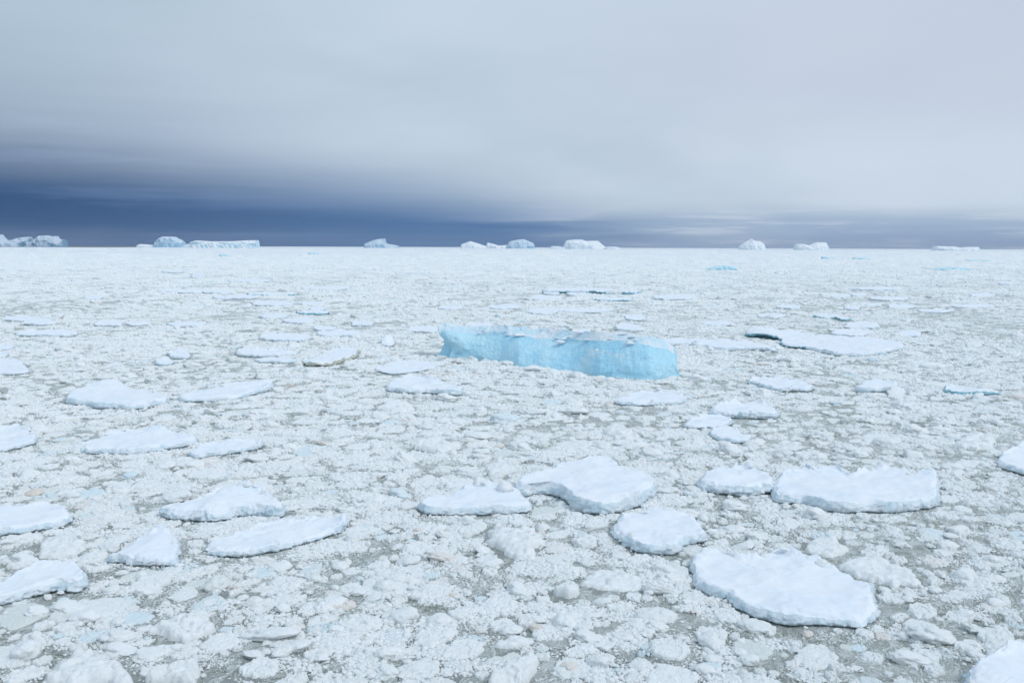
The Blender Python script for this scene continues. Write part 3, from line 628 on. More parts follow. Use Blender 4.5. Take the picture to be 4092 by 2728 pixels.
MID = [ (S2, 1380, 1760, 418, 446, .35, 'long low floe trailing right of the white floe with the gap'),
 (S2, 930, 1160, 396, 420, .45, 'narrow floe beyond the left part of the blue iceberg'), (S2, 580, 760, 402, 424, .35, 'faint low floe far beyond the white knob'),
 (S2, 370, 650, 542, 576, .4, 'flat floe touching the left tip of the blue iceberg'), (S2, 760, 970, 515, 542, .45, 'floe behind the left horn of the blue iceberg'),
 (S2, 2010, 2340, 328, 356, .55, 'wide floe with grey front, beyond right of the blue iceberg'), (S2, 1840, 1980, 465, 496, .5, 'small lumpy floe above the bright angular floe'),
 (S2, 2085, 2352, 622, 655, .6, 'floe touching the right shoulder of the blue iceberg'), (S2, 1190, 1420, 336, 360, .5, 'low floe below the small white pair at the hollows'),
 (S2, 1650, 1900, 345, 366, .5, 'pale floe below the short teal-faced floe'), (S2, 0, 150, 505, 532, .5, 'low floe just right of the grey-blue open lead'),
 (S2, -150, 72, 572, 602, .5, 'thin floe with a dark foot left of the white knob'), (S2, 1480, 1620, 560, 590, .5, 'low floe behind the middle of the blue iceberg'),
 (S3, 545, 740, 457, 484, .5, 'small pale floe above the flat floe pair, right'), (S3, 1130, 1390, 518, 550, .5, 'pale floe behind the right end of the hollowed floe'),
 (S3, 1050, 1340, 568, 600, .5, 'low floe touching the back of the hollowed floe'), (S3, 1170, 1530, 280, 294, .6, 'long thin floe, upper right'),
 (S3, 1420, 1620, 397, 420, .5, 'white floe, upper right, left of the far right row'), (S3, 1290, 1570, 346, 362, .6, 'long floe below the long thin one, upper right'),
 (S3, 1880, 2170, 396, 414, .6, 'long pale floe, right edge side, upper row'), (S3, 1650, 1880, 428, 444, .6, 'low floe under the long pale one at right'),
 (S3, 1130, 1250, 408, 426, .5, 'stubby floe left of the white upper right floe'), (S3, 1240, 1400, 388, 402, .5, 'faint floe above the stubby one'),
 (S3, 1500, 1650, 572, 606, .5, 'bluish floe beside the brown slush patch at right'), (S3, 1980, 2160, 322, 342, .6, 'bluish floe in the far right row'),
 (S3, 2180, 2290, 242, 258, .8, 'small grey-sided floe near the right edge, far out'), (S3, 680, 840, 402, 420, .5, 'faint floe up from the small pale floe'),
 (S3, 1180, 1290, 318, 336, .6, 'small lump row left end, upper right'), (S3, 1020, 1180, 325, 345, .6, 'pale broken floe left of the small lump row'),
 (S1, 1740, 2080, 558, 600, .5, 'oval floe in the middle left with a dark notch below'), (S1, 1590, 1990, 660, 700, .5, 'wide floe above left of the dirty floe'),
 (S1, 1725, 1980, 715, 742, .45, 'low floe left of the dirty floe'), (S1, 2130, 2400, 532, 568, .55, 'floe with dark foot above the dirty floe'),
 (S1, 2100, 2260, 508, 528, .4, 'small floe touching the dark-footed one'), (S1, 1735, 1930, 420, 450, .6, 'white floe with dark foot at the left lead'),
 (S1, 1990, 2200, 400, 420, .6, 'white floe with a teal foot right of the lead'), (S1, 1910, 2110, 452, 482, .4, 'bluish low floe in the lead'),
 (S1, 1690, 1990, 336, 362, .6, 'long white floe above the lead'), (S1, 1485, 1750, 295, 316, .7, 'white floe with grey front up from the lead'),
 (S1, 2020, 2190, 342, 362, .6, 'small floe right of the long white one'), (S1, 2080, 2190, 376, 396, .6, 'little floe above the teal-footed one'),
 (S1, 630, 830, 465, 498, .55, 'stubby floe at left middle'), (S1, 850, 1010, 472, 495, .4, 'low floe right of the stubby one at left'),
 (S1, 1110, 1400, 474, 502, .5, 'floe at the lower side of the left lead'), (S1, 10, 270, 440, 465, .5, 'long floe near the left edge, upper one'),
 (S1, 150, 380, 458, 492, .5, 'bluish floe below the long left-edge one'), (S1, 80, 530, 530, 566, .5, 'widest low floe near the left edge'),
 (S1, 1130, 1280, 668, 712, .5, 'slanting lump left of the wide floe pair'), (S1, 1040, 1160, 722, 756, .5, 'bluish lump below the slanting one'),
 (S1, -60, 95, 630, 655, .5, 'low floe cut by the left edge, upper'), (S1, -50, 50, 678, 708, .5, 'small floe cut by the left edge'),
 (S1, 1430, 1590, 300, 320, .5, 'small grey-white floe left of the grey-fronted one'), (S1, 1340, 1580, 262, 280, .6, 'low floe far left of centre'),
 (S1, 1060, 1400, 258, 278, .6, 'long dark-lined floe far left'), (S1, 1530, 1830, 192, 206, .7, 'far thin floe with dark foot, left'),
 (S1, 1650, 2000, 282, 294, .6, 'thin floe with a teal foot, left of centre'), (S1, 2010, 2352, 238, 256, .6, 'long faint floe far out, left of centre'),
 (S1, 560, 690, 300, 322, .6, 'small lump far left with grey foot'), (S1, 480, 560, 190, 206, .7, 'small blue-topped floe far left'),
 (S1, 1290, 1380, 145, 190, .7, 'pale blue lump far out left of centre'), (S1, 1090, 1230, 132, 144, .8, 'far pale blue floe left of centre') ]
for i, (rg, x0, x1, y0, y1, h, lab) in enumerate(MID):
    floe(lab, rg(box(x0, x1, y0, y1, seed=i + 2)), h, seed=500 + i * 3, rough=1.3, edge='teal' if 'teal' in lab else 'edge')

# two blocks lying on the low floe
def placed_chunk(name, label, cat, mesh, x, y, wpx, z=0.0, rot=0.0, tint=0.1, hs=0.8, mat=None, group=None, sink=0.25):
    p = at(x, y, z); s = wpx / 4 / FPX * p.y / 2
    o = obj(name, mesh, None, (p.x, p.y, z + s * hs * (0.5 - sink))); o.scale = (s, s * 0.9, s * hs); o.rotation_euler = (0, 0, rot); o['tint'] = tint
    return tag(o, label, cat, group)
bx, by = S5([(860, 815)])[0]; placed_chunk('ice_block', 'upright bluish ice block on the back of the low two-block floe', 'ice block', CHUNKME[1], bx, by, 62, 0.85, 0.4, 0.05, 1.3)
bx, by = S5([(1035, 850)])[0]; placed_chunk('ice_block', 'rounded bluish ice block at the right end of the low two-block floe', 'ice block', CHUNKME[5], bx, by, 74, 0.75, 1.2, 0.05, 1.0)

# ------------------------------------------------------------------ the blue iceberg
def blue_iceberg():
    base = F4([(200,395),(400,412),(640,442),(800,482),(1000,502),(1250,522),(1500,567),(1800,592),(1950,597),(2140,557)])
    topb = F4([(165,170),(290,128),(480,140),(620,125),(1000,140),(1250,170),(1430,180),(1750,168),(1990,240),(2090,330)])
    rimf = F4([(180,200),(330,215),(560,200),(760,235),(1000,258),(1250,262),(1500,270),(1750,285),(1980,325),(2085,350)])
    A = np.array([at(x, y)[:2] for x, y in base]); nu, nv = 300, 130
    L = np.concatenate([[0], np.cumsum(np.hypot(*np.diff(A, axis=0).T))]); s = np.linspace(0, L[-1], nu)
    fx = np.interp(s, L, A[:, 0]); fy = np.interp(s, L, A[:, 1])
    u = s / L[-1]; ub = L / L[-1]
    # height of the front rim: the rim pixel seen over a face that leans back 2.6 m
    lean_at = lambda t: 2.2 + 5.0 * math.sin(min(1, max(0, (t - 0.06) / 0.80)) * math.pi) ** 0.8
    hr = []; dep = []
    for (x, y), (bx, by), (tx, ty) in zip(rimf, base, topb):
        b = at(bx, by); ray = at(x, y); lean = lean_at((bx - base[0][0]) / (base[-1][0] - base[0][0]))
        k = (b.y + lean) / ray.y; h = CAM_H * (1 - k); hr.append(max(2.5, h))
        rt = at(tx, ty); dd = rt.y * (CAM_H - max(2.5, h) - 1.6) / CAM_H - b.y; dep.append(max(5.0, dd))
    hr = np.interp(u, ub, hr); dep = np.interp(u, ub, dep)
    k = np.hanning(43); k /= k.sum(); sm = lambda a: np.convolve(np.pad(a, 21, 'edge'), k, 'valid')
    hr = sm(hr); dep = sm(dep); fx = sm(fx - u * 1e-9) if False else fx; fy = sm(fy)
    hr = hr + 0.18 * fbm(s * 0.30, s * 0, None, 4, 40)
    V = []
    wv = np.concatenate([np.linspace(0, 1, 60) , 1 + np.linspace(0, 1, nv - 60 + 1)[1:]])      # 0..1 face, 1..2 top
    for i in range(nu):
        endf = min(sstep(u[i], -0.001, 0.035), sstep(1 - u[i], -0.001, 0.05)); H = hr[i] * (0.80 + 0.20 * endf)
        w = wv; f = np.clip(w, 0, 1); t = np.clip(w - 1, 0, 1)
        ln = lean_at(u[i]); d = ln * (0.55 * f + 0.45 * f ** 2.2) + 0.25 * np.sin(f * math.pi) * -1 + t * max(3.0, dep[i] - ln) * (0.35 + 0.65 * endf)
        z = H * f ** 0.9
        z = np.where(t > 0, H + 0.15 * np.sin(np.clip(t * 4, 0, 1) * math.pi) + 1.6 * t, z)
        z = np.where(t > 0.93, z * (1 - sstep(t, 0.93, 1.0)) - 0.5 * sstep(t, 0.93, 1.0), z)
        V.append(np.stack([np.full_like(d, fx[i]), fy[i] + d, z], 1))
    V = np.array(V); X, Y, Z = V[..., 0], V[..., 1], V[..., 2]; U = np.broadcast_to(u[:, None], X.shape); Wv = np.broadcast_to(wv[None], X.shape)
    face = (1 - sstep(Wv, 0.95, 1.05)); top = sstep(Wv, 0.98, 1.06) * (1 - sstep(Wv, 1.9, 1.98))
    # end walls: pull the end columns down to the sea
    # relief
    n1 = fbm(X * 0.35, Z * 0.5, Y * 0.35, 4, 41); n2 = fbm(X * 1.3, Z * 0.8, Y * 1.3, 4, 42, 0.6)
    flute = fbm(X * 1.6 + 0.6 * n1, Z * 0.18, Y * 1.6, 3, 43)
    Y = Y - face * (0.55 * n1 + 0.18 * n2 + 0.16 * np.abs(flute)) * sstep(Wv, 0.0, 0.15)
    f1, f2, cid = worley(X * 0.75 + 0.5 * n1, Y * 0.55, 44); g1, _, cid2 = worley(X * 1.9, Y * 1.4, 45)
    rub = np.sqrt(np.clip(1 - f1 ** 2, 0, 1)) * cid ** 2 * 0.40 + np.sqrt(np.clip(1 - g1 ** 2, 0, 1)) * cid2 * 0.14
    amt = 0.35 + 0.9 * sstep(fbm(X * 0.12, Y * 0.15, None, 3, 46), -0.25, 0.35)
    Z = Z + top * (rub * amt + 0.35 * fbm(X * 0.2, Y * 0.2, None, 3, 47) - 0.15 )
    hornm = (1 - sstep(U, 0.03, 0.11)) * sstep(Z, 1.6, 4.0)
    X = X - hornm * 2.1; Z = Z + hornm * 0.55
    neck = (1 - sstep(U, 0.0, 0.05)) * np.exp(-((Z - 1.6) / 0.9) ** 2); X = X + neck * 0.5
    V = np.stack([X, Y, Z], -1)
    # close ends with skirts
    def skirt(col, sgn):
        out = [col]
        for w in (0.25, 0.5, 0.75, 1.0):
            c = col.copy(); c[:, 2] = col[:, 2] * (1 - w) - 0.5 * w
            c[:, 0] = col[:, 0] + sgn * (0.45 * w + 0.35 * fbm(c[:, 1] * 0.9, c[:, 2] * 0.9, None, 3, 60)) + (1.4 * math.sin(w * 3.14) if sgn < 0 else 0.25 * math.sin(w * 3.14)); out.append(c)
        return out
    rows = skirt(V[0], -1)[::-1] + [V[i] for i in range(1, nu - 1)] + skirt(V[-1], 1)
    rows = np.array(rows); org = np.array([rows[..., 0].mean(), rows[..., 1].mean(), 0.0])
    fcs = grid_faces(rows.shape[0], rows.shape[1])[:, ::-1]
    c = rows.reshape(-1, 3) - org
    root = obj('iceberg', None, None, org)
    bme = mesh_np('iceberg_body', c, fcs, [M['blue']]); tw = sstep(wv, 0.98, 1.22); ta = np.broadcast_to(tw[None], rows.shape[:2]).copy(); ta[:5] *= 0.3; ta[-5:] *= 0.3
    q = bme.attributes.new('top', 'FLOAT', 'POINT'); q.data.foreach_set('value', ta.ravel().astype(np.float32)); body = obj('iceberg_body', bme, root)
    FOOT.append(np.concatenate([rows[:, 0, :2], rows[::-1, -1, :2]]))
    rg = np.random.default_rng(5)
    nvv = rows.shape[1]; R3 = rows - org
    for i in range(14):
        a = rg.integers(12, rows.shape[0] - 14); b = int(rg.choice([rg.integers(60, 72), rg.integers(66, nvv - 12)]))
        if a < rows.shape[0] * 0.3 and rg.uniform() < 0.5: a += int(rows.shape[0] * 0.45)
        p = R3[a, b]; s = rg.uniform(0.25, 0.75); o = obj('ice_lump', LUMPME[rg.integers(len(LUMPME))], root, (p[0], p[1], p[2] + s * 0.2))
        o.scale = (s * rg.uniform(1, 1.7), s, s * rg.uniform(0.4, 0.6)); o.rotation_euler = (0, 0, rg.uniform(0, 6.28)); o['tint'] = float(rg.uniform(0, 0.25))
    for (x, y, w) in ((1155, 275, 70), (1745, 285, 95), (2030, 325, 90), (1300, 215, 130), (1460, 340, 40), (240, 150, 110)):
        q = F4([(x, y)])[0]; hh = np.interp((q[0] - base[0][0]) / (base[-1][0] - base[0][0]), u, hr); p = at(q[0], q[1], hh)
        s = w * .4677 / 4 / FPX * p.y / 2; o = obj('ice_lump', LUMPME[int(x) % len(LUMPME)], root, (p.x - org[0], p.y - org[1], hh + 0.25 * s)); o.scale = (s, s * .9, s * .7); o['tint'] = 0.1
    tag(root, 'long bright blue iceberg with a snowy rubble top and overhanging left horn, mid picture', 'iceberg')
blue_iceberg()

# ------------------------------------------------------------------ far icebergs and bergy bits, each a solid with depth
def berg(label, prof, basey, mat, dist=None, depth=0.55, name='iceberg', cat='iceberg', group=None, flat=0.0, seed=1):
    xm = sum(p[0] for p in prof) / len(prof)
    if dist is None: dist = at(xm, basey).y
    Pp = []
    for x, y in prof:
        X = x / 4092 * 1024 - 512; Y = 341 - y / 2728 * 682.667
        d = F_ * FPX + R_ * X + U_ * Y; t = dist / d.y
        Pp.append((d.x * t, CAM_H + d.z * t))
    Pp = np.array(Pp); zb = min(Pp[0, 1], Pp[-1, 1], 0.0)
    xs = np.unique(np.concatenate([np.linspace(Pp[0, 0], Pp[-1, 0], 34), Pp[:, 0]])); h = np.interp(xs, Pp[:, 0], Pp[:, 1]); w = xs[-1] - xs[0]
    v = np.concatenate([np.linspace(-1, -0.8, 5), np.linspace(-0.8, 0.8, 12)[1:-1], np.linspace(0.8, 1, 4)])
    ext = w * depth * np.sqrt(np.clip(1 - ((xs - xs.mean()) / (w * 0.56)) ** 2, 0.08, 1))
    XX, VV = np.meshgrid(xs, v, indexing='ij'); hh = h[:, None]; e = ext[:, None]; q = 9.0 / w
    nz = fbm(XX * q, VV * 3, None, 5, seed, 0.6)
    crest = np.clip(1 - np.abs(VV - 0.15 * nz) ** (2.2 if not flat else 5), 0, 1)
    Z = hh * np.clip(crest * 1.12 + 0.10 * nz * (1 - crest), 0, 1) ** 0.6
    Z = np.minimum(Z, hh) + 0.012 * h.max() * fbm(XX * q * 3, VV * 9, None, 3, seed + 4)
    Yv = dist + VV * e + 0.07 * w * fbm(XX * q * 1.3, Z / max(h.max(), .1) * 2.5, VV, 4, seed + 7)
    XX = XX + 0.02 * w * fbm(Z / max(h.max(), .1) * 3, VV * 3, None, 3, seed + 9)
    Z[:, 0] = Z[:, -1] = -0.03 * h.max() - 0.5; Z[0] = Z[-1] = -0.03 * h.max() - 0.5
    org = np.array([xs.mean(), dist, 0.0]); V = np.stack([XX, Yv, Z], -1).reshape(-1, 3) - org
    o = obj(name, mesh_np(name, V, grid_faces(len(xs), len(v))[:, ::-1], [mat], smooth=False), None, org)
    if dist < 3000: FOOT.append(np.array([[xs[0], dist - ext.max()], [xs[-1], dist - ext.max()], [xs[-1], dist + ext.max()], [xs[0], dist + ext.max()]]))
    return tag(o, label, cat, group)
A1 = rg_(0, 880, .4677); A2 = rg_(1100, 880, .5952); A3 = rg_(2500, 880, .677)
far = [
 ('saddle-shaped far iceberg cut by the left edge', A1([(-90,212),(-60,150),(0,120),(30,165),(60,175),(120,165),(180,148),(255,138),(268,180),(285,212)]), 'farl', 13500, .4),
 ('round-backed far iceberg, second from the left', A1([(272,212),(300,165),(350,130),(410,128),(440,140),(480,133),(500,155),(530,165),(550,160),(556,212)]), 'farl', 13000, .4),
 ('thin far ice sliver left of the blue humped iceberg', A1([(1168,212),(1200,201),(1240,203),(1300,208),(1305,212)]), 'farw', 12500, .4),
 ('humped blue-grey far iceberg beside the long flat one', A1([(1322,214),(1345,175),(1380,150),(1410,137),(1480,138),(1510,155),(1540,165),(1570,185),(1578,214)]), 'farh', 12500, .45),
 ('low white ramp-like far ice in front of the long flat iceberg', A1([(1570,216),(1600,205),(1650,190),(1700,188),(1720,216)]), 'farw', 12000, .4),
 ('long flat-topped far iceberg with a pale blue cliff, left half of the skyline', A1([(1643,218),(1646,186),(1690,171),(1750,175),(1800,178),(2000,178),(2130,170),(2200,168),(2208,218)]), 'farm', 11000, .25),
 ('hazy blue stepped far iceberg, left of centre', A2([(596,176),(605,155),(650,138),(690,125),(735,122),(745,155),(775,160),(825,168),(828,176)]), 'farh', 16000, .4),
 ('low pointed far iceberg, leftmost of the centre three', A2([(1243,178),(1250,160),(1310,138),(1350,150),(1415,172),(1420,178)]), 'farw', 15000, .4),
 ('low saddle far iceberg, middle of the centre three', A2([(1413,178),(1425,148),(1460,155),(1500,168),(1550,165),(1600,155),(1605,178)]), 'farw', 15500, .4),
 ('roof-shaped grey-blue far iceberg, rightmost of the centre three', A2([(1545,179),(1575,140),(1620,130),(1665,124),(1700,138),(1735,152),(1744,179)]), 'farh', 14000, .4),
 ('block-shaped white far iceberg right of centre', A2([(1930,181),(1955,135),(2000,128),(2055,128),(2085,138),(2165,136),(2190,158),(2218,181)]), 'farw', 12000, .4),
 ('thin far ice strip left of the block-shaped iceberg', A2([(1842,181),(1860,172),(1900,173),(1945,181)]), 'farw', 11500, .4),
 ('thin far ice strip right of the block-shaped iceberg', A2([(2205,182),(2240,175),(2290,176),(2315,182)]), 'farw', 11500, .4),
 ('sharp-peaked white far iceberg on the right', A3([(666,164),(680,145),(735,112),(742,106),(755,120),(790,122),(800,130),(810,135),(824,164)]), 'farw', 11500, .5),
 ('two-lobed white far iceberg with a dip between, right', A3([(998,167),(1003,138),(1045,138),(1090,148),(1110,135),(1135,128),(1180,130),(1197,167)]), 'farw', 11000, .4),
 ('low wavy white far iceberg near the right edge', A3([(1818,170),(1825,150),(1870,152),(1925,153),(1970,162),(2020,156),(2072,156),(2078,171)]), 'farw', 11000, .4)]
for i, (lab, pr, m, dd, dp) in enumerate(far):
    berg(lab, pr, 0, M[m], dd, dp, group='icebergs along the horizon', flat=1 if 'flat' in lab or 'strip' in lab else 0, seed=70 + i)
bits = [
 ('largest pale blue bergy bit far out, right of centre', S3([(198,163),(230,150),(270,138),(330,134),(380,137),(405,145),(412,164)]), 165),
 ('small blue bergy bit far out below the two-lobed iceberg', S3([(985,88),(988,75),(1020,78),(1060,82),(1095,88)]), 90),
 ('small blue bergy bit right of the one below the two-lobed iceberg', S3([(1195,80),(1220,80),(1260,82),(1310,88),(1312,92)]), 93),
 ('long low blue-green bergy bit near the right edge', S3([(1728,160),(1780,148),(1850,145),(1920,147),(1980,158),(1984,165)]), 166),
 ('blue-green bergy bit below the low wavy iceberg', S3([(1960,104),(1975,95),(2020,95),(2080,97),(2124,102)]), 106),
 ('faint blue bergy bit far out below the long flat iceberg', S1([(1472,38),(1480,22),(1510,24),(1540,34),(1562,38)]), 40),
 ('faint pale blue bergy bit far out, left of the hazy stepped iceberg', S1([(2060,24),(2080,12),(2110,14),(2150,22)]), 25)]
for i, (lab, pr, by) in enumerate(bits):
    y = (S3 if i < 5 else S1)([(0, by)])[0][1]
    berg(lab, pr, y, M['bit'], None, .3, 'bergy_bit', 'bergy bit', seed=120 + i)

# ------------------------------------------------------------------ pattern of the slush: clots and lanes
def pattern(x, y):
    a = fbm(x * 0.11, y * 0.11, None, 3, 3) * 3.2; b = fbm(x * 0.11 + 40, y * 0.11, None, 3, 4) * 3.2
    c, s = math.cos(-FLOW), math.sin(-FLOW)
    xx = x + a; yy = y + b; p = xx * c - yy * s; q = xx * s + yy * c
    f1, f2, cid = worley(p / 6.0, q / 3.0, 5); e1, e2, eid = worley(p / 2.3 + 9, q / 1.3, 6)
    lane1 = sstep(f2 - f1, 0.03, 0.22); lane2 = sstep(e2 - e1, 0.02, 0.16)
    big = sstep(fbm(p * 0.035, q * 0.09, None, 3, 8), -0.42, -0.05)
    lane = lane1 * (0.55 + 0.45 * lane2) * (0.35 + 0.65 * big)
    return lane, cid, eid
def inside_any(x, y, grow=0.0):
    m = np.zeros(len(x), bool)
    for P in FOOT:
        lo = P.min(0) - grow; hi = P.max(0) + grow
        k = np.where((x > lo[0]) & (x < hi[0]) & (y > lo[1]) & (y < hi[1]) & ~m)[0]
        if not len(k): continue
        c = P.mean(0); Pg = c + (P - c) * (1 + grow / max(0.5, np.abs(P - c).max()))
        px, py = x[k], y[k]; ins = np.zeros(len(k), bool); step = max(1, len(Pg) // 70); G = Pg[::step]; j = len(G) - 1
        for i in range(len(G)):
            xi, yi = G[i]; xj, yj = G[j]
            if yi != yj: ins ^= ((yi > py) != (yj > py)) & (px < (xj - xi) * (py - yi) / (yj - yi) + xi)
            j = i
        m[k[ins]] = True
    return m

# ------------------------------------------------------------------ slush sheet out to the ice edge, and the sea
def slush():
    nr, nc = 620, 560
    d = np.exp(np.linspace(math.log(20), math.log(1500), nr)); az = np.radians(np.linspace(-42, 42, nc))
    X = d[:, None] * np.tan(az)[None, :] ; Y = np.broadcast_to(d[:, None], X.shape).copy()
    lane, cid, eid = pattern(X.ravel(), Y.ravel()); lane = lane.reshape(X.shape)
    Z = 0.04 + 0.05 * fbm(X * 0.9, Y * 0.9, None, 4, 90) + 0.03 * fbm(X * 3, Y * 3, None, 3, 91) - 0.04
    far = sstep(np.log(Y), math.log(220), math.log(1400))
    Z = Z + sstep(Y, 250, 700) * 0.25 * fbm(X * 0.12, Y * 0.12, None, 4, 92)
    # farther rows: a few rings to the ice edge; the edge comes closer on the left
    XF = []; YF = []
    dl = [2200, 3500, 5500, 8500]
    for q in dl: XF.append(q * np.tan(az)); YF.append(np.full(nc, float(q)))
    ea = np.degrees(az); edge = 10800 + 60000 * sstep(ea, -22, -8) + 250 * fbm(ea * 0.7, ea * 0, None, 3, 93)
    XF.append(edge * np.tan(az)); YF.append(edge)
    XX = np.vstack([X] + [a[None] for a in XF]); YY = np.vstack([Y] + [a[None] for a in YF])
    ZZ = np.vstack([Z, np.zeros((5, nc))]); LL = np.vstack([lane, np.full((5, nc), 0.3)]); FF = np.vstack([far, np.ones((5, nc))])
    me = mesh_np('slush_ice', np.stack([XX, YY, ZZ], -1).reshape(-1, 3), grid_faces(nr + 5, nc), [M['slush']])
    for nm, arr in (('lane', LL), ('far', FF)):
        at_ = me.attributes.new(nm, 'FLOAT', 'POINT'); at_.data.foreach_set('value', arr.ravel().astype(np.float32))
    o = obj('slush_ice', me); tag(o, 'grey-green slush and pack ice sheet between the floes', None, None, 'stuff')
slush()
w = 90000.0
sea = obj('sea_water', mesh_np('sea_water', [(-w, 5, -0.8), (w, 5, -0.8), (w, w, -0.8), (-w, w, -0.8)], [(0, 1, 2, 3)], [M['water']])); sea['kind'] = 'structure'

# ------------------------------------------------------------------ countable brash chunks: about 300 in view, each its own object
ALLCH = CHUNKME + HEAPME * 2
chunk_list = [
 (F7, 60, 370, 150, 'white lump at the left edge above the long dark-footed floe', 0.3), (F7, 1280, 1350, 200, 'rounded grey-white boulder right of the bright bottom pile', 0.3),
 (F7, 1040, 1300, 190, 'pale boulder just above the bright bottom pile', 0.2), (F7, 1000, 1195, 220, 'flat tilted chunk below the dark slush lane, lower left', 0.3),
 (F7, 580, 940, 220, 'long white chunk left of the dark slush lane', 0.2), (F7, 960, 790, 180, 'rounded chunk beside the tip of the long left floe', 0.3),
 (S7, 680, 1160, 250, 'large rounded boulder near the bottom, left of centre', 0.2), (S7, 260, 1225, 210, 'knobbly chunk left of the large bottom boulder', 0.1),
 (S7, 1360, 1190, 150, 'triangular white chunk at the bottom by a green gap', 0.1), (S7, 1680, 880, 220, 'blocky white chunk, bottom centre', 0.1),
 (S7, 400, 1050, 330, 'wide crumbled chunk up from the knobbly one', 0.1), (S7, 1720, 360, 210, 'flat chunk bedded in the green slush lane, centre', 0.2),
 (S7, 260, 745, 200, 'smooth oblong chunk at the end of a slush lane', 0.2), (S7, 710, 960, 110, 'small pinkish chunk left of the bottom centre', 0.97),
 (S7, 2040, 310, 190, 'long pinkish chunk beside the green slush lane', 0.97), (S7, 1970, 560, 130, 'pink-tinted block right of the green slush lane', 0.95),
 (S7, 2140, 670, 70, 'small brown-sided chunk by a dark green gap', 1.0), (S8, 1425, 740, 130, 'smooth grey round boulder left of the biggest round floe', 0.4),
 (S8, 1330, 865, 110, 'oval white chunk below the smooth grey boulder', 0.2), (S8, 1250, 980, 150, 'dark-undercut chunk below the oval white one', 0.2),
 (S8, 1280, 1065, 190, 'long flat chunk beside a green water gap', 0.3), (S8, 800, 905, 110, 'pale round chunk at the bottom, centre right', 0.3),
 (S8, 1040, 905, 130, 'smooth pale chunk right of the pale round one', 0.3), (S8, 570, 1000, 180, 'rounded chunk above the low lens-shaped lump', 0.3),
 (S8, 1130, 870, 50, 'tiny tan chunk among the pale bottom chunks', 0.99), (S8, 990, 235, 180, 'pinkish flat chunk right of the clotted heap', 0.95),
 (S8, 2280, 820, 80, 'brown-tinged chunk in front of the biggest round floe', 0.99), (S8, 1950, 960, 160, 'pale flat chunk in the slush below the biggest floe', 0.4),
 (F6, 1470, 1030, 90, 'orange-tinged chunk below the biggest round floe', 0.99), (F6, 920, 1285, 180, 'split grey chunk with dark cracks, bottom right', 0.3),
 (F6, 870, 210, 260, 'broad chunk behind the biggest round floe left part', 0.3), (F6, 570, 60, 130, 'white chunk right of the thick broken floe', 0.2),
 (F6, 740, 65, 180, 'second white chunk right of the thick broken floe', 0.3), (S6, 390, 980, 150, 'white oval chunk below the small lumpy floe', 0.2),
 (S6, 530, 555, 110, 'pyramid-shaped ice chunk right of the trio', 0.2), (S6, 950, 540, 70, 'tan-stained chunk right of the pyramid', 0.97),
 (S6, 1080, 275, 60, 'small bluish chunk in the slush right of the trio', 0.88), (S6, 1870, 510, 90, 'pointed chunk left of the humped heap', 0.2),
 (S6, 2420, 1600, 0, '', 0), (S4, 480, 400, 60, 'tan chunk in the slush left of the broad left floe', 0.98), (S4, 1380, 420, 30, 'tiny orange chunk right of the broad left floe', 1.0),
 (S4, 870, 765, 90, 'bluish chunk below the broad left floe', 0.88), (S4, 540, 598, 130, 'pale slab at the left foot of the broad left floe', 0.2),
 (S4, 230, 885, 120, 'long tan streak-like chunk above the left edge floe', 1.0), (S4, 1720, 655, 180, 'white chunk cluster below the small slanting floe', 0.2),
 (S4, 1465, 350, 40, 'small blue chunk between the left floes', 0.88), (S5, 780, 530, 100, 'tan-edged white slab in the middle slush', 0.95),
 (S5, 860, 640, 110, 'white lump up from the two-block floe', 0.2), (S5, 720, 410, 90, 'round white lump in the central slush', 0.2),
 (S5, 1240, 345, 130, 'white oblong lump below the iceberg', 0.2), (S5, 1060, 465, 110, 'narrow white lump in the central slush', 0.2),
 (S5, 1040, 390, 130, 'yellowish-shaded lump below the iceberg', 0.9), (S5, 1150, 650, 110, 'low white lump above the cracked floe', 0.2),
 (S5, 2160, 770, 130, 'low chunk right of the cracked floe', 0.3), (S5, 1540, 495, 130, 'greyish lump above the cracked floe', 0.4),
 (S5, 330, 890, 100, 'tan-footed lump left of the two-block floe', 0.9), (F4, 290, 445, 100, 'white chunk at the left foot of the blue iceberg', 0.2),
 (F4, 400, 410, 60, 'pinkish chunk against the left foot of the blue iceberg', 0.95), (F4, 720, 465, 110, 'white chunk at the middle foot of the blue iceberg', 0.2),
 (F4, 930, 515, 210, 'flat pale chunk in front of the blue iceberg', 0.3), (F4, 1280, 545, 80, 'small pinkish chunk touching the blue iceberg front', 0.93)]
used_xy = []
cr = np.random.default_rng(21)
def add_chunk(x, y, s, label, tint, group=None, flatk=1.0):
    me = ALLCH[int(cr.integers(len(ALLCH)))]
    o = obj('brash_chunk', me, None, (x, y, s * 0.12 + 0.08)); k = cr.uniform(0.8, 1.15)
    o.scale = (s * k, s / k, s * cr.uniform(0.5, 0.85) * flatk); o.rotation_euler = (cr.uniform(-.2, .2), cr.uniform(-.2, .2), cr.uniform(-.5, .5) if label else 0); o['tint'] = float(tint)
    used_xy.append((x, y, s)); return tag(o, label, 'ice chunk', group)
for rg, x, y, wz, lab, tn in chunk_list:
    if not lab: continue
    q = rg([(x, y), (x + wz, y)]); p = at(*q[0]); s = (q[1][0] - q[0][0]) / 4 / FPX * p.y / 2
    add_chunk(p.x, p.y, s * 0.95, lab, tn)
n_fill = 235; k = 0; fills = []
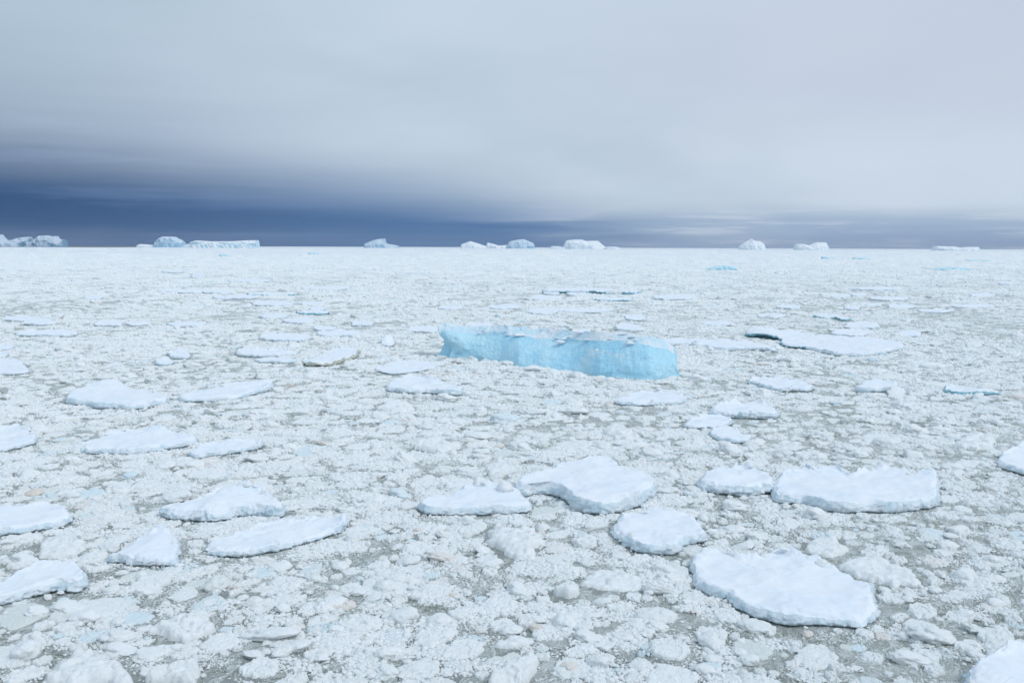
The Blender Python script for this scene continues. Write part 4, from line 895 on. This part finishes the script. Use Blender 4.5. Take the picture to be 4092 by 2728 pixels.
while k < n_fill:
    dd = math.exp(cr.uniform(math.log(45), math.log(210))); a = cr.uniform(-0.53, 0.53); x = dd * a; y = dd
    ln, _, _ = pattern(np.array([x]), np.array([y]))
    if cr.uniform() > 0.25 + ln[0]: continue
    s = cr.uniform(0.28, 0.5) * (1 + 0.9 * cr.uniform() ** 4) * (1 + (dd - 45) / 180)
    if inside_any(np.array([x]), np.array([y]), 0.5 + s * 1.3)[0]: continue
    if any((x - u) ** 2 + (y - v) ** 2 < (s + t) ** 2 for u, v, t in used_xy): continue
    tn = cr.uniform(0, 0.45) if cr.uniform() < 0.93 else cr.uniform(0.93, 1.0)
    if tn > 0.9: s *= 0.7
    fills.append((add_chunk(x, y, s, 'whitish chunk of brash ice bedded in the slush', tn), x, y, s, tn))
    k += 1
NICK = ['cracked floe', 'biggest round floe', 'thick broken floe', 'wide flat floe with the ragged rim', 'small lumpy floe at the wide flat floe', 'low two-block floe', 'heaped scooped floe',
 'rounded-end floe at the left edge', 'short mounded floe', 'long dark-footed floe at the left edge', 'long patchy floe', 'peaked floe', 'long narrow rising floe', 'broad brown-lined floe',
 'small slanting floe', 'rounded mid-height left-edge floe', 'flat floe at the left edge', 'oval floe below the blue iceberg horn', 'oval floe under the right iceberg half', 'thin pale pan',
 'upper trio floe', 'left trio floe', 'lowest trio floe', 'rounded floe at the right edge', 'crumbling floe', 'grey-green fronted floe', 'teal-footed thin floe', 'corner floe at lower right',
 'clotted bluish heap', 'pointed lens-shaped lump', 'low lens-shaped lump', 'lump with the blue-green flank', 'slushy pan left of the biggest floe', 'bottom-edge white mound', 'rugged mound with the blue hollow',
 'bright bottom pile', 'smooth bottom mound', 'crumbled pan', 'pan beside the biggest round floe', 'pan behind the biggest round floe', 'pale heap', 'rough heap', 'low broken heap', 'wide crumbly heap', 'humped heap', 'ridge-like heap']
RANK = ['biggest', 'second biggest', 'third biggest', 'fourth biggest']
bins = {}
for o, x, y, s, tn in fills:
    j = min(range(len(NICK)), key=lambda q: math.hypot(x - FLO[q][1][0], y - FLO[q][1][1]) - FLO[q][2])
    dx = x - FLO[j][1][0]; dy = y - FLO[j][1][1]
    way = ('right of' if dx > 0 else 'left of') if abs(dx) > 0.8 * abs(dy) else ('behind' if dy > 0 else 'in front of')
    bins.setdefault((j, way, tn > 0.9), []).append((s / y, o))
for (j, way, pink), L in bins.items():
    L.sort(key=lambda q: -q[0])
    for r, (_, o) in enumerate(L):
        if r < 4:
            o['label'] = ('%s %s ice chunk %s the %s' % (RANK[r], 'pink-stained' if pink else 'white', way, NICK[j])) if len(L) > 1 else ('%s ice chunk %s the %s' % ('pink-stained' if pink else 'white', way, NICK[j]))
            o['group'] = 'loose ice chunks in the slush'
        else:
            o['label'] = 'smaller white ice chunk scattered %s the %s' % (way, NICK[j]); o['group'] = 'smaller ice chunks %s the %s' % (way, NICK[j])

# ------------------------------------------------------------------ the uncountable brash: points that carry patches and lumps
def scatter():
    P = []; SC = []; RO = []; IX = []; TI = []
    def ring(d0, d1, spacing, smin, smax, zk, kind, keep, fade=None):
        wmax = 0.74
        n = int((d1 ** 2 - d0 ** 2) * wmax / spacing ** 2)
        y = np.sqrt(RNG.uniform(d0 ** 2, d1 ** 2, n)); x = y * RNG.uniform(-wmax, wmax, n)
        lane, cid, eid = pattern(x, y)
        kp = keep(lane, cid)
        if fade: kp = kp * fade(y)
        g = RNG.uniform(0, 1, n) < kp
        g &= ~inside_any(x, y, 0.15 if kind in ('patch', 'sparse') else 0.45)
        x, y, lane, cid, eid = x[g], y[g], lane[g], cid[g], eid[g]; m = len(x)
        s = RNG.uniform(smin, smax, m)
        if kind == 'sparse':
            idx = N_PATCH + N_CH + N_HEAP + RNG.integers(0, N_SP, m); z = 0.03 * lane; sc = np.stack([s, s, s * zk], 1); ro = np.stack([0 * s, 0 * s, RNG.uniform(0, 6.28, m)], 1)
        elif kind == 'clot':
            idx = N_PATCH + N_CH + N_HEAP + N_SP + RNG.integers(0, 14, m); z = -0.1; sc = np.stack([s * 1.5, s, RNG.uniform(2.0, 5.0, m) * zk], 1); ro = np.stack([0 * s, 0 * s, RNG.uniform(-.5, .5, m)], 1)
        elif kind == 'patch':
            s = s * (0.55 + 0.55 * lane); idx = RNG.integers(0, N_PATCH, m); z = -0.035 * s + 0.07 * lane * cid
            sc = np.stack([s, s, s * zk * (0.5 + 0.65 * lane)], 1); t = RNG.uniform(0, 6.28, m); ro = np.stack([RNG.normal(0, .03, m), RNG.normal(0, .03, m), t], 1)
        else:
            s = s * (0.6 + 0.9 * RNG.uniform(0, 1, m) ** 3); idx = np.where(RNG.uniform(0, 1, m) < 0.72, N_PATCH + RNG.integers(0, N_CH, m), N_PATCH + N_CH + RNG.integers(0, N_HEAP, m))
            if kind == 'heap': idx = N_PATCH + N_CH + RNG.integers(0, N_HEAP, m)
            z = 0.05 * s + 0.10; sc = np.stack([s * RNG.uniform(.8, 1.3, m), s, s * zk * RNG.uniform(0.7, 1.15, m)], 1); ro = np.stack([RNG.normal(0, .2, m), RNG.normal(0, .2, m), RNG.uniform(0, 6.28, m)], 1)
        tint = np.clip(0.40 * (1 - lane) + 0.45 * eid * cid + RNG.uniform(0, .15, m), 0, 0.8)
        tint = np.clip(tint * (1 - 0.6 * sstep(y, 300, 1200)) + 0.15 * sstep(y, 120, 300), 0, 0.8)
        odd = RNG.uniform(0, 1, m); tint = np.where((odd > 0.994) & (y < 190), RNG.uniform(0.94, 1.0, m), np.where(odd > 0.976, RNG.uniform(.84, .9, m), tint))
        P.append(np.stack([x, y, np.broadcast_to(z, x.shape)], 1)); SC.append(sc); RO.append(ro); IX.append(idx); TI.append(tint)
    def clots(d0, d1, classes, cell, lane_min):
        # circle packing in a space squeezed along the drift, on an occupancy raster
        c, s_ = math.cos(FLOW), math.sin(FLOW); STR = 1.45
        xm = 0.74 * d1
        cs_ = [((x * c + y * s_) / STR, -x * s_ + y * c) for x, y in ((-xm, d1), (xm, d1), (-0.74 * d0, d0), (0.74 * d0, d0))]
        p0 = min(a for a, _ in cs_); p1 = max(a for a, _ in cs_); q0 = min(b for _, b in cs_); q1 = max(b for _, b in cs_)
        nx, ny = int((p1 - p0) / cell) + 1, int((q1 - q0) / cell) + 1
        gp, gq = np.meshgrid(p0 + (np.arange(nx) + .5) * cell, q0 + (np.arange(ny) + .5) * cell, indexing='ij')
        wx = gp * STR * c - gq * s_; wy = gp * STR * s_ + gq * c
        occ = (wy < d0) | (wy > d1) | (np.abs(wx) > 0.74 * wy); fr = np.where(~occ.ravel())[0]
        fx, fy = wx.ravel()[fr], wy.ravel()[fr]; lane, cid, eid = pattern(fx, fy)
        blk = (lane < lane_min) | inside_any(fx, fy, 0.1); oc = occ.ravel(); oc[fr[blk]] = True; occ = oc.reshape(nx, ny)
        th = np.linspace(0, 6.28, 10, endpoint=False); out = []
        for r, mult in classes:
            free = np.where(~occ.ravel())[0]; k = int(len(free) * cell * cell / (r * r) * mult)
            if not len(free): break
            pick = RNG.choice(free, min(k, len(free)), replace=False); pi, pj = pick // ny, pick % ny
            R_ = np.concatenate([[0], np.full(10, 0.95), np.full(10, 0.55)]) * r / cell; TH = np.concatenate([[0], th, th + .3])
            di = np.rint(R_ * np.cos(TH)).astype(int); dj = np.rint(R_ * np.sin(TH)).astype(int)
            a = np.clip(pi[:, None] + di, 0, nx - 1); b = np.clip(pj[:, None] + dj, 0, ny - 1)
            ok = ~occ[a, b].any(1); k2 = int(math.ceil(r / cell)); oi, oj = np.meshgrid(np.arange(-k2, k2 + 1), np.arange(-k2, k2 + 1), indexing='ij'); msk = np.hypot(oi, oj) <= r / cell; oi, oj = oi[msk], oj[msk]
            for q in np.where(ok)[0]:
                if occ[a[q], b[q]].any(): continue
                ii = pi[q] + oi; jj = pj[q] + oj; g = (ii >= 0) & (ii < nx) & (jj >= 0) & (jj < ny); occ[ii[g], jj[g]] = True
                out.append((wx[pi[q], pj[q]], wy[pi[q], pj[q]], r))
        A = np.array(out); m = len(A); x, y, r = A.T; lane, cid, eid = pattern(x, y)
        r = r * RNG.uniform(0.92, 1.12, m); low = RNG.uniform(0, 1, m) < 0.22
        big = r > 1.1; idx = N_PATCH + N_CH + N_HEAP + N_SP + np.where(big, 7, 0) + RNG.integers(0, 7, m)
        zs = (0.26 + 0.48 * r ** 0.5) * RNG.uniform(0.65, 1.25, m) * np.where(low, 0.45, 1.0)
        sc = np.stack([r * STR * RNG.uniform(.85, 1.1, m), r, zs], 1); ro = np.stack([RNG.normal(0, .03, m), RNG.normal(0, .03, m), FLOW + RNG.normal(0, .25, m) + np.where(RNG.uniform(0, 1, m) < .5, 0, math.pi)], 1)
        tint = np.where(low, RNG.uniform(0.45, 0.8, m), RNG.uniform(0, 0.5, m) ** 1.3) * (1 - 0.6 * sstep(y, 300, 1200)) + 0.12
        odd = RNG.uniform(0, 1, m); tint = np.where((odd > 0.975) & (r < 0.8) & (y < 190), RNG.uniform(0.94, 0.985, m), np.where(odd < 0.02, RNG.uniform(.84, .9, m), tint))
        P.append(np.stack([x, y, 0.02 + 0 * x], 1)); SC.append(sc); RO.append(ro); IX.append(idx); TI.append(tint); print('clots', m)
    clots(28, 110, ((1.9, .5), (1.35, .7), (0.95, .9), (0.68, 1.0), (0.48, 1.0), (0.33, 1.0), (0.24, 0.8)), 0.12, 0.11)
    clots(110, 230, ((2.4, .5), (1.7, .7), (1.2, .9), (0.85, 1.0), (0.6, 1.0), (0.45, 0.7)), 0.22, 0.10)
    clots(230, 520, ((4.0, .5), (2.8, .7), (2.0, .9), (1.4, 1.0), (1.0, 0.8)), 0.45, 0.15)
    ring(24, 75, 1.25, 0.75, 1.15, 1.0, 'patch', lambda l, c: 0.02 + 0.75 * l)
    ring(24, 110, 0.85, 0.8, 1.2, 1.2, 'sparse', lambda l, c: 0.14 + 0.25 * l)
    ring(110, 300, 1.9, 1.5, 2.4, 1.2, 'sparse', lambda l, c: 0.14 + 0.25 * l)
    ring(75, 150, 1.6, 0.95, 1.4, 1.0, 'patch', lambda l, c: 0.03 + 0.75 * l)
    ring(150, 330, 2.6, 1.6, 2.4, 1.1, 'patch', lambda l, c: 0.10 + 0.6 * l)
    ring(330, 2600, 5.0, 3.0, 4.8, 0.85, 'patch', lambda l, c: 0.15 + 0.8 * l, lambda y: 1 - 0.97 * sstep(np.log(y), math.log(380), math.log(2300)))
    ring(24, 110, 1.0, 0.10, 0.24, 1.0, 'lump', lambda l, c: 0.10 + 0.8 * l * c)
    ring(24, 120, 3.4, 0.30, 0.6, 0.9, 'heap', lambda l, c: 0.05 + 0.9 * l * (c > 0.35))
    ring(120, 330, 5.5, 0.5, 0.9, 0.9, 'heap', lambda l, c: 0.05 + 0.9 * l * (c > 0.35))
    ring(110, 330, 2.2, 0.2, 0.5, 1.0, 'lump', lambda l, c: 0.12 + 0.75 * l * c)
    ring(330, 1000, 6.5, 0.5, 1.3, 0.9, 'lump', lambda l, c: 0.12 + 0.75 * l * c)
    ring(600, 2200, 24, 3.0, 9.0, 1.0, 'clot', lambda l, c: 0.5 + 0 * l)
    ring(2200, 7000, 95, 8.0, 26.0, 1.6, 'clot', lambda l, c: 0.5 + 0 * l)
    P = np.concatenate(P); n = len(P); print('scatter points', n)
    me = bpy.data.meshes.new('brash_ice'); me.vertices.add(n); me.vertices.foreach_set('co', P.astype(np.float32).ravel())
    for nm, ty, arr, key in (('scl', 'FLOAT_VECTOR', np.concatenate(SC), 'vector'), ('rot', 'FLOAT_VECTOR', np.concatenate(RO), 'vector'), ('tint', 'FLOAT', np.concatenate(TI), 'value')):
        a = me.attributes.new(nm, ty, 'POINT'); a.data.foreach_set(key, arr.astype(np.float32).ravel())
    a = me.attributes.new('pick', 'INT', 'POINT'); a.data.foreach_set('value', np.concatenate(IX).astype(np.int32))
    me.materials.append(M['brash'])
    o = obj('brash_ice', me); tag(o, 'crumbly brash ice packed all over the slush between the floes', None, None, 'stuff')
    g = bpy.data.node_groups.new('scatter', 'GeometryNodeTree')
    g.interface.new_socket('Geometry', in_out='INPUT', socket_type='NodeSocketGeometry'); g.interface.new_socket('Geometry', in_out='OUTPUT', socket_type='NodeSocketGeometry')
    gi = g.nodes.new('NodeGroupInput'); go = g.nodes.new('NodeGroupOutput'); ci = g.nodes.new('GeometryNodeCollectionInfo'); ip = g.nodes.new('GeometryNodeInstanceOnPoints')
    ci.inputs['Collection'].default_value = PROTO; ci.inputs['Separate Children'].default_value = True; ci.inputs['Reset Children'].default_value = True
    def na(nm, ty):
        q = g.nodes.new('GeometryNodeInputNamedAttribute'); q.data_type = ty; q.inputs['Name'].default_value = nm
        return [s for s in q.outputs if s.enabled][0]
    L = g.links.new; L(gi.outputs[0], ip.inputs['Points']); L(ci.outputs[0], ip.inputs['Instance']); ip.inputs['Pick Instance'].default_value = True
    L(na('pick', 'INT'), ip.inputs['Instance Index']); L(na('rot', 'FLOAT_VECTOR'), ip.inputs['Rotation']); L(na('scl', 'FLOAT_VECTOR'), ip.inputs['Scale'])
    L(ip.outputs[0], go.inputs[0])
    md = o.modifiers.new('scatter', 'NODES'); md.node_group = g
scatter()

# ------------------------------------------------------------------ thin sea haze: one closed box of even air round the whole scene
def haze():
    x, y0, y1, z0, z1 = 24000.0, -300.0, 21000.0, -1.8, 260.0
    v = [(-x, y0, z0), (x, y0, z0), (x, y1, z0), (-x, y1, z0), (-x, y0, z1), (x, y0, z1), (x, y1, z1), (-x, y1, z1)]
    f = [(0, 3, 2, 1), (4, 5, 6, 7), (0, 1, 5, 4), (1, 2, 6, 5), (2, 3, 7, 6), (3, 0, 4, 7)]
    m = bpy.data.materials.new('haze'); m.use_nodes = True; n = m.node_tree.nodes; n.clear()
    o = n.new('ShaderNodeOutputMaterial'); p = n.new('ShaderNodeVolumePrincipled'); p.inputs['Color'].default_value = (0.86, 0.92, 1.0, 1); p.inputs['Density'].default_value = 1.3e-5; p.inputs['Anisotropy'].default_value = 0.2
    m.node_tree.links.new(p.outputs[0], o.inputs['Volume'])
    h = obj('haze', mesh_np('haze', v, f, [m], smooth=False)); h['kind'] = 'stuff'; h['label'] = 'thin pale sea haze over the far ice'
haze()
